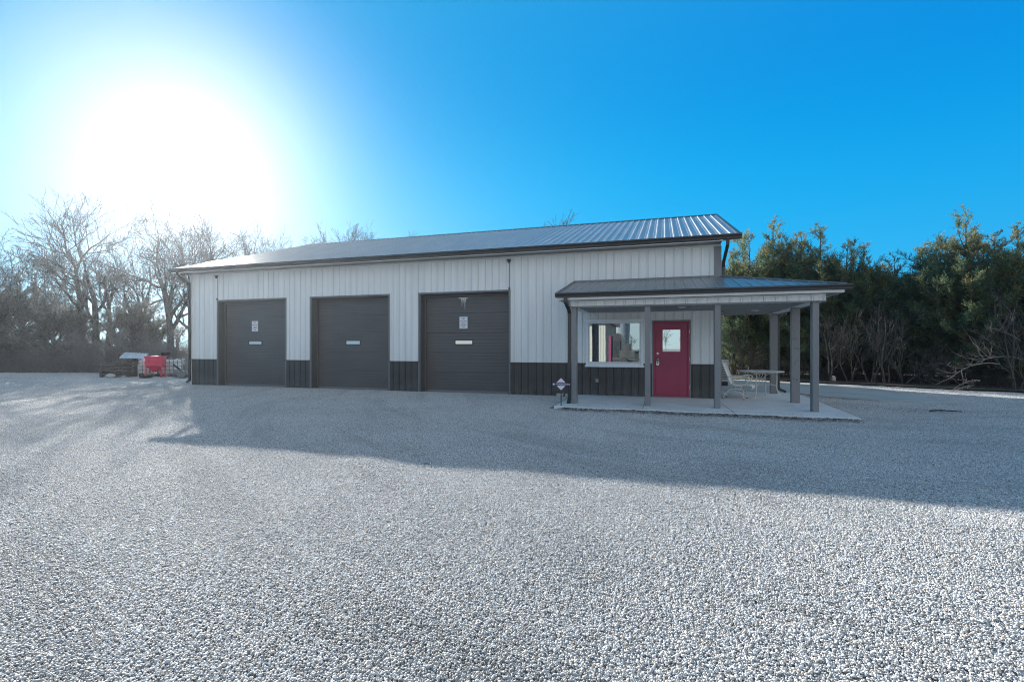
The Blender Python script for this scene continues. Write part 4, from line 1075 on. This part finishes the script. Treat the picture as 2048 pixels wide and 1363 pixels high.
def seg(px0, Z0, z0, px1, Z1, z1, sag=.15, n=6):
    a = np.array([*at(px0,Z0), z0]); b = np.array([*at(px1,Z1), z1]); t = np.linspace(0,1,n)[:,None]
    return a+(b-a)*t+np.array([0,0,1])*sag*4*t*(1-t)
branch_thing(seg(2045,16.3,.95,1952,15.9,.85,.15), .022, 'long bleached branch arching left from the right edge sapling', 4, 8)
branch_thing(seg(2000,16.0,.80,1898,15.6,.35,.22), .018, 'pale drooping branch hanging low over the gravel edge', 5, 8)
branch_thing(seg(1960,15.9,.28,1906,15.5,.02,.10), .014, 'thin pale branch touching the gravel at the right', 6, 4)
branch_thing(seg(1948,15.6,.14,1912,15.4,.01,.03), .012, 'short pale stick lying flat on the gravel edge', 7, 2)
branch_thing(seg(2040,16.4,1.6,1996,16.2,1.95,.02), .016, 'bleached snag pointing up and left near the right edge', 8, 5)

G5 = 'bare shrubs along the left edge of the yard'
rr = random.Random(17); words = ['grey bare shrub','dense twiggy shrub','low tangled shrub','upright bare shrub']
for i in range(34):
    px = -120+i*15.5+rr.uniform(-6,6); 
    if px > 372: break
    Z = 26.6+rr.uniform(0,2.6)+(1.2 if px > 205 else 0)
    x, y = at(px, Z)
    plant_shrub('uvwuv'[i % 5], x, y, rr.uniform(0,6.28), rr.uniform(.75,1.35), 'grey bare shrub in the thicket along the left edge of the yard', 'shrub', G5)

def undergrowth(name, pts, n, hmax, label, m, seed, lean=.35):
    """tangle of dead stems nobody could count, scattered along a strip"""
    rng = np.random.default_rng(seed); polys = []; P = np.array(pts, float)
    sl = np.linalg.norm(np.diff(P[:,:2], axis=0), axis=1); cum = np.concatenate([[0], np.cumsum(sl)])
    for i in range(n):
        d = rng.uniform(0, cum[-1]); j = min(np.searchsorted(cum, d, 'right')-1, len(P)-2); f = (d-cum[j])/sl[j]
        c = P[j]*(1-f)+P[j+1]*f; nrm = np.array([-(P[j+1]-P[j])[1], (P[j+1]-P[j])[0]]); nrm = nrm/np.linalg.norm(nrm)
        dep = rng.uniform(0,1)**.8*c[2]; h = hmax*rng.uniform(.25,1)*(.55+.45*min(1, dep/1.2))
        b = np.array([c[0]+nrm[0]*dep, c[1]+nrm[1]*dep, GZ])
        q, r = limb(rng, b, np.array([rng.normal(0,lean), rng.normal(0,lean), 1.]), h, .007, .0025, 4, .2, 0)
        polys.append((q, r, 3))
        for s in range(3):
            k = rng.integers(1,3); q2, r2 = limb(rng, q[k], unit(q[k+1]-q[k])+rng.normal(0,.6,3), h*rng.uniform(.25,.6), .004, .0018, 3, .25, 0); polys.append((q2, r2, 3))
    return tag(link(name, tubes(name, polys), M[m]), label, kind='stuff')
L0 = [(*at(p, z)[:2], d) for p, z, d in ((-170,25.5,4),(0,26.2,4),(120,26.0,4),(215,26.2,4),(300,26.0,4),(385,27,4))]
undergrowth('left_undergrowth', L0, 5200, 1.9, 'grey brown tangle of dead stems along the left edge of the yard', 'grey_twig', 91)
L1 = [(*at(p, z)[:2], d) for p, z, d in ((1440,22.5,3.5),(1500,22.0,3.5),(1560,21.2,3.5),(1650,19.4,3.5),(1750,18.7,3.5),(1850,17.6,3.5),(1950,16.4,3.5),(2048,15.7,3.5),(2200,15.3,3.5))]
undergrowth('right_undergrowth', L1, 1500, .9, 'dark tangle of dead stems under the cedars on the right', 'undertwig', 92)
L2 = [(*at(p, z)[:2], 4) for p, z in ((1440,29),(1560,28),(1700,26.5),(1850,25),(2000,24),(2200,23))]
undergrowth('deep_undergrowth', L2, 3600, 2.4, 'dark brush deep between the cedar trunks on the right', 'undertwig', 93, lean=.2)
# woods further off, closing the horizon
def far_wood(name, pts, n, h, label, seed):
    rng = np.random.default_rng(seed); V, polys = [], []
    P = np.array(pts, float); sl = np.linalg.norm(np.diff(P, axis=0), axis=1); cum = np.concatenate([[0], np.cumsum(sl)])
    for i in range(n):
        d = rng.uniform(0, cum[-1]); j = min(np.searchsorted(cum, d, 'right')-1, len(P)-2); f = (d-cum[j])/sl[j]; c = P[j]*(1-f)+P[j+1]*f
        b = np.array([c[0]+rng.normal(0,3), c[1]+rng.normal(0,3), GZ]); o = []
        grow(rng, b, np.array([rng.normal(0,.1), rng.normal(0,.1), 1.]), h*rng.uniform(.4,.7), .09, 0, 3, (7,6,5), o, .02)
        polys += [(a[0], a[1], 3) for a in o]
    return tag(link(name, tubes(name, polys), M['bark']), label, kind='stuff')
far_wood('far_woods', [(-75,10),(-60,32),(-35,45),(0,52),(35,48),(60,25)], 70, 8., 'far bare woodland closing the horizon behind the trees', 94)

#JUNK
# ------------------------------------------------------------------ scrap pile left of the building
def J(px, Z): 
    x, y = at(px, Z); return (x, y, GZ+.005)
FW = YAW+R(-34)                                   # faces the camera from the left
t = thing('feed_hopper', 'red metal hopper with a cone bottom on four legs in the scrap pile', 'hopper', J(311,22.6), YAW+.30)
q = MB(); a, hgt, top = .42, .46, 1.0
def frustum(b, r0, z0, r1, z1, d0=None, d1=None):
    d0 = d0 or r0; d1 = d1 or r1
    b.add([(-r0,-d0,z0),(r0,-d0,z0),(r0,d0,z0),(-r0,d0,z0),(-r1,-d1,z1),(r1,-d1,z1),(r1,d1,z1),(-r1,d1,z1)],[(0,3,2,1),(4,5,6,7),(0,1,5,4),(1,2,6,5),(2,3,7,6),(3,0,4,7)])
frustum(q, .34,.55,.34,.98,.27,.27); frustum(q, .07,.25,.34,.549,.07,.27); q.build('bin', M['hopper'], t, bevel=.012)
q = MB(); q.box(-.37,.37,-.30,-.271,.93,.985); q.box(-.37,.37,.271,.30,.93,.985); q.box(-.37,-.341,-.271,.271,.93,.985); q.box(.341,.37,-.271,.271,.93,.985); q.build('rim', M['hopper'], t, bevel=.004)
for lx, ly in ((-.31,-.24),(.31,-.24),(-.31,.24),(.31,.24)):
    q = MB(); q.box(lx-.028,lx+.028,ly-.028,ly+.028,0,.56); q.build('leg', M['hopper'], t, bevel=.004)
q = MB(); q.tube([(0,0,.27),(0,0,.17)],.06,10); q.build('spout', M['ibc'], t)
q = MB(); q.tube([(-.37,-.32,1.0),(-.38,-.32,.62),(-.52,-.32,.60),(-.56,-.32,.55),(-.56,-.32,.05)],.018,8); q.build('pipe_handle', M['sign_white'], t, smooth=True)
def tote(px, Z, label, rz):
    t = thing('storage_tote', label, 'tank', J(px,Z), rz, 'caged white plastic totes')
    q = MB(); q.box(-.46,.46,-.42,.42,.13,.80); q.build('tank', M['ibc'], t, bevel=.07)
    q = MB()
    for i in range(7):
        c = -.49+i*.98/6
        for yy in (-.45,.45): q.bar((c,yy,.10),(c,yy,.82),.022,.018)
        if i < 6:
            for xx in (-.49,.49): q.bar((xx,-.44+i*.176,.10),(xx,-.44+i*.176,.82),.022,.018)
    for z in (.12,.30,.48,.66,.82):
        for yy in (-.463,.463): q.bar((-.50,yy,z),(.50,yy,z),.018,.022)
        for xx in (-.503,.503): q.bar((xx,-.46,z),(xx,.46,z),.018,.022)
    q.build('cage', M['cage'], t)
    q = MB(); q.box(-.5,.5,-.46,.46,.06,.10)
    for c in (-.42,0,.42): q.box(c-.06,c+.06,-.45,.45,.0,.058)
    q.build('base', M['pallet'], t)
    q = MB(); q.lathe([(.10,0),(.10,.035),(.085,.045)],(0,0,.80),14); q.build('lid', M['black'], t)
tote(290,23.6,'caged white plastic tote half hidden behind the left of the red hopper', YAW+.42)
tote(343,23.7,'caged white plastic tote right of the red hopper', YAW+.42)
def pallets(px, Z, n, w, label, rz):
    t = thing('pallet_stack', label, 'pallets', J(px,Z), rz, 'dark wooden pallets in the scrap pile')
    for k in range(n):
        q = MB(); z = k*.125
        for c in (-.9,0,.9): q.box(-w/2,w/2,c*.5-.04,c*.5+.04,z+.018,z+.098)
        for i in range(6):
            c = -w/2+.05+i*(w-.1)/5; q.box(c-.045,c+.045,-.52,.52,z+.10,z+.118)
        for c in (-w/2+.06,0,w/2-.06): q.box(c-.045,c+.045,-.51,.51,z,z+.016)
        q.build('pallet', M['pallet'], t)
pallets(234,23.2,5,1.0,'low stack of dark wooden pallets at the left of the scrap pile', YAW+.35)
pallets(266,23.3,7,.62,'taller narrow stack of dark pallets under the corrugated sheet', YAW+.35)
q = MB(); q.ribs((0,0,0),(1,0,0),(0,1,0),(0,0,1),-.48,.48,-.34,.36,0,.12,.022,minor=False)
o_ = q.build('corrugated_sheet', M['galv']); so_ = o_.modifiers.new('thick','SOLIDIFY'); so_.thickness = .003; jx = J(268,23.3); o_.location = (jx[0],jx[1],.93); o_.rotation_euler = (R(22),R(4),YAW+.35)
tag(o_, 'sheet of corrugated metal lying on the taller pallet stack', 'metal sheet')
def drum(px, Z, z, r, L, rz, label, m='rust', upright=False):
    q = MB(); n = [(r*.96,0),(r,.02),(r,L*.33-.01),(r*1.03,L*.33),(r,L*.33+.01),(r,L*.66-.01),(r*1.03,L*.66),(r,L*.66+.01),(r,L-.02),(r*.96,L)]
    q.lathe(n,(0,0,0),20); o = q.build('drum', M[m], None); x, y, zz = J(px,Z)
    o.location = (x,y,zz+z); o.rotation_euler = (0,0,rz) if upright else (R(90),0,rz)
    return tag(o, label, 'drum', 'old drums and pipes beside the building corner')
drum(350,22.7,.16,.155,.75,YAW+1.35,'long grey drum lying on the gravel right of the hopper')
drum(372,22.4,.17,.165,.45,YAW+.2,'short grey drum lying end on next to the building corner')
drum(377,23.0,0,.22,.62,0,'upright grey drum behind the building corner', upright=True)
drum(379,23.1,.62,.17,.30,.5,'small round drum on top of the upright one', upright=True)
t = thing('old_tyre','dark tyre lying flat under the hopper legs','tyre',J(292,22.2))
def torus(b, Rr, r, zc, n=24, m=10):
    o = len(b.v)
    for i in range(n):
        for j in range(m):
            A = 2*math.pi*i/n; a = 2*math.pi*j/m; b.v.append(((Rr+r*math.cos(a))*math.cos(A),(Rr+r*math.cos(a))*math.sin(A),zc+r*.9*math.sin(a)))
    for i in range(n):
        for j in range(m): b.f.append((o+i*m+j,o+((i+1)%n)*m+j,o+((i+1)%n)*m+(j+1)%m,o+i*m+(j+1)%m))
q = MB(); torus(q,.19,.07,.07); q.build('tread', M['rubber'], t, smooth=True)
q = MB(); q.lathe([(.13,.03),(.14,.06),(.13,.10)],(0,0,0),16); q.build('rim', M['cage'], t)
q = MB(); q.lathe([(.14,0),(.19,.26),(.20,.30),(.18,.30),(.13,.03)],(0,0,0),16); x, y, z = J(331,23.7); o_ = q.build('bucket', M['rubber'], None, loc=(x,y,z+.83)); tag(o_,'dark bucket on top of the right hand tote behind the hopper','bucket')
x, y, z = J(366,23.8)
t = thing('barrow_handles','pair of curved grey handles sticking up by the building corner','handle',(x,y,z),YAW+.3)
for k, sy in ((0,-.16),(1,.16)):
    q = MB(); q.tube([(-.40,sy,.80),(-.10,sy,.83),(.10,sy,.92),(.22,sy,1.08),(.24,sy,1.22),(.16,sy,1.34)],.018,8); q.build('handle', M['cage'], t, smooth=True)
q = MB(); q.tube([(-.40,-.16,.80),(-.40,.16,.80)],.018,8); q.tube([(-.40,-.16,.80),(-.36,-.16,0)],.02,8); q.tube([(-.40,.16,.80),(-.36,.16,0)],.02,8); q.build('frame', M['cage'], t, smooth=True)
q = MB(); q.tube([(0,0,0),(.10,.03,.75),(.28,.05,1.52)],.012,6); x, y, z = J(296,23.0); o_ = q.build('leaning_pole', M['deadwood'], None, loc=(x,y,z)); tag(o_,'thin pole leaning up behind the red hopper','pole')
q = MB(); q.bar((-.22,0,.16),(.22,.03,.46),.07,.05); x, y, z = J(356,22.3); o_ = q.build('black_plank', M['black'], None, bevel=.006, loc=(x,y,z+.14)); o_.rotation_euler=(0,0,YAW+2.9); tag(o_,'black plank leaning on the tote above the long drum','plank')
def rock(px, Z, r, sd, label):
    bm = bmesh.new(); bmesh.ops.create_icosphere(bm, subdivisions=3, radius=r); g = np.random.default_rng(sd); k = g.normal(0,1,(4,3)); p = g.uniform(0,6,4)
    for vv in bm.verts:
        u = np.array(vv.co[:])/r; s = 1+.12*sum(math.sin(3*np.dot(k[i],u)+p[i]) for i in range(4))/2; vv.co = Vector((u[0]*r*s*1.3,u[1]*r*s,u[2]*r*s*.65))
    me = bpy.data.meshes.new('rock'); bm.to_mesh(me); bm.free(); o = link('rock', me, M['stone'], smooth=True); x, y, z = J(px,Z); o.location = (x,y,z+r*.35); return tag(o,label,'rock','grey rocks by the pallets')
rock(222,22.4,.17,2,'larger grey rock on the gravel in front of the low pallet stack')
rock(247,22.5,.09,3,'small grey rock between the two pallet stacks')

# pebbles kicked up onto the slab
g_ = np.random.default_rng(44); q = MB()
for i in range(230):
    bx_ = g_.uniform(-2.4,3.6); by_ = -2.82-.02*bx_+abs(g_.normal(0,.10)) if i % 4 else g_.uniform(-2.7,-.2)
    r_p = g_.uniform(.004,.009); t_ = MB(); t_.lathe([(r_p*.5,0),(r_p,r_p*.4),(r_p*.75,r_p*.95),(r_p*.2,r_p*1.15)],(0,0,0),6); q.add([(bx_+a_*1.25,by_+b_,c_+.001) for a_,b_,c_ in t_.v],t_.f)
tag(q.build('stray_pebbles', M['stone'], smooth=True), 'stray pebbles scattered on the edge of the porch slab', kind='stuff')

# litter by the slab, scrap in the woods
def flakes(name, n, fn, label, seed, size):
    rng = np.random.default_rng(seed); V = []; 
    for i in range(n):
        x, y = fn(rng); a = rng.uniform(0,6.28); s = size*rng.uniform(.5,1.3); tl = rng.normal(0,.5,2); ca, sa = math.cos(a), math.sin(a)
        for ux, uy in ((-1,0),(0,-.45),(1,0),(0,.45)):
            V.append((x+s*(ux*ca-uy*sa), y+s*(ux*sa+uy*ca), GZ+.022+s*(.3+.35*abs(ux)*abs(tl[0])+uy*tl[1]*.4)))
    V = np.array(V); return tag(link(name, np_mesh(name, V, np.arange(len(V)).reshape(-1,4)), M['deadleaf']), label, kind='stuff')
flakes('dead_leaves', 4200, lambda g: ((lambda u: (u, -2.90-.02*u-abs(g.normal(0,.22))-.05*math.sin(u*3)))(g.uniform(-2.3,3.6))), 'dark dead leaves drifted along the front edge of the porch slab', 5, .020)
flakes('scattered_leaves', 900, lambda g: ((g.normal(4.3,.55), g.normal(1.2,.9)) if g.random() < .5 else (g.normal(5.2,1.2), g.normal(-.9,.22))), 'dark leaf bits scattered on the gravel right of the porch', 6, .018)
q = MB(); q.tube([(-.30,0,.02),(-.1,.05,.035),(.12,.02,.03),(.32,.09,.02)],[.016,.014,.011,.006],6); q.tube([(.0,.03,.03),(.15,-.06,.04),(.26,-.08,.02)],[.009,.007,.004],5)
o_ = q.build('fallen_twig', M['rubber'], None, loc=(5.85,-1.12,GZ+.015)); tag(o_, 'dark twig lying on the shaded gravel right of the porch', 'twig')
bm = bmesh.new(); bmesh.ops.create_icosphere(bm, subdivisions=3, radius=.10); g = np.random.default_rng(9)
for vv in bm.verts: vv.co = Vector((vv.co.x*.8, vv.co.y*.7, vv.co.z*1.3))*(1+g.uniform(-.22,.22))
me = bpy.data.meshes.new('plastic_bag'); bm.to_mesh(me); bm.free(); o_ = link('plastic_bag', me, M['white']); x, y = at(1667,19.9); o_.location = (x,y,.05); tag(o_, 'crumpled white plastic bag lying under the cedars right of the corner post', 'bag')

# ------------------------------------------------------------------ yard behind the camera, mirrored in the panes
pale = wallmat('cream_shed_steel', (.42,.42,.37), (.42,.41,.39))
t = thing('metal_shed', 'cream ribbed metal shed with dark eave mirrored in the left of the window', 'building', (0,0,0))
q = MB(); q.ribs((0,-27,0),(1,0,0),(0,0,1),(0,1,0),-22,-4.6,-.05,3.3,0,sign=-1); q.box(-22,-4.6,-36,-27.012,-.05,3.28)
q.ribs((-4.6,0,0),(0,1,0),(0,0,1),(1,0,0),-36,-27,-.05,3.3,0); q.build('wall', pale, t)
q = MB(); q.box(-22.4,-4.2,-36.4,-26.6,3.31,3.62); q.build('roof', M['maroon'], t)
q = MB(); q.box(-7.6,-6.6,-26.98,-26.94,0,2.1); q.build('door', M['red'], t)
t = thing('garden_shed', 'dark rounded shed with a red corner mirrored in the middle of the window', 'building', (0,0,0))
q = MB(); pts = [(-3.72,0,-.05),(-2.85,0,-.05),(-2.85,0,1.85),(-2.95,0,2.15),(-3.15,0,2.35),(-3.42,0,2.35),(-3.62,0,2.15),(-3.72,0,1.85)]; q.prism(pts,(0,-24.5,0),(0,-22,0)); q.build('wall', M['wainscot'], t)
q = MB(); q.box(-3.80,-3.64,-22.1,-21.9,-.05,2.15); q.build('corner_board', M['maroon'], t)
q = MB(); q.box(-3.45,-3.0,-21.99,-21.95,0,1.8); q.build('door', M['dark_trim'], t)
t = thing('grain_bin', 'blue grey grain bin mirrored behind the dark shed in the window', 'bin', (-5.0,-46,-.05))
q = MB(); prof = []
for i in range(26): prof += [(1.15,i*.2),(1.17,i*.2+.1)]
q.lathe(prof+[(1.15,5.2)],(0,0,0),36); q.build('wall', M['bin'], t)
q = MB(); q.lathe([(1.2,5.2),(1.2,5.28),(.3,6.0),(.22,6.2)],(0,0,0),36); q.build('roof', M['bin'], t)
t = thing('flatbed_trailer', 'dark flatbed trailer with machinery mirrored low at the right of the window', 'trailer', (-1.75,-18.5,-.05), R(12))
q = MB(); q.box(-1.3,1.3,-.7,.7,.55,.68); q.box(1.3,2.1,-.05,.05,.55,.65); q.build('bed', M['dark_trim'], t)
for wx in (-.5,.35):
    for wy in (-.78,.78):
        q = MB(); tt = MB(); tt.lathe([(.18,-.1),(.32,-.1),(.34,0),(.32,.1),(.18,.1)],(0,0,0),18); q.add([(wx+a_, wy+c_, .34+b_) for a_, b_, c_ in tt.v], tt.f); q.build('wheel', M['rubber'], t)
q = MB(); q.box(-.9,.1,-.5,.5,.69,1.15); q.box(-.7,-.3,-.3,.3,1.151,1.6); q.tube([(.1,0,1.0),(.8,0,1.5),(1.15,0,.75)],.05,6); q.build('load', M['dark_trim'], t)
far_wood('field_trees', [(-60,-110),(-10,-140),(40,-130),(90,-90)], 40, 7., 'far line of bare trees mirrored low in the door pane', 95)

# ------------------------------------------------------------------ scattering volume added to stand in for lens glare towards the sun
hm = bpy.data.materials.new('glare_veil'); hm.use_nodes = True; hn = hm.node_tree; hn.nodes.clear()
vo_ = N(hn, 'ShaderNodeVolumePrincipled'); ho = N(hn, 'ShaderNodeOutputMaterial'); hn.links.new(vo_.outputs[0], ho.inputs['Volume'])
vo_.inputs['Color'].default_value = (.80,.88,.97,1); vo_.inputs['Density'].default_value = .00044; vo_.inputs['Anisotropy'].default_value = .79
q = MB(); q.box(-275,255,-235,255,-1.2,12.2); tag(q.build('glare_haze', hm), kind='stuff')
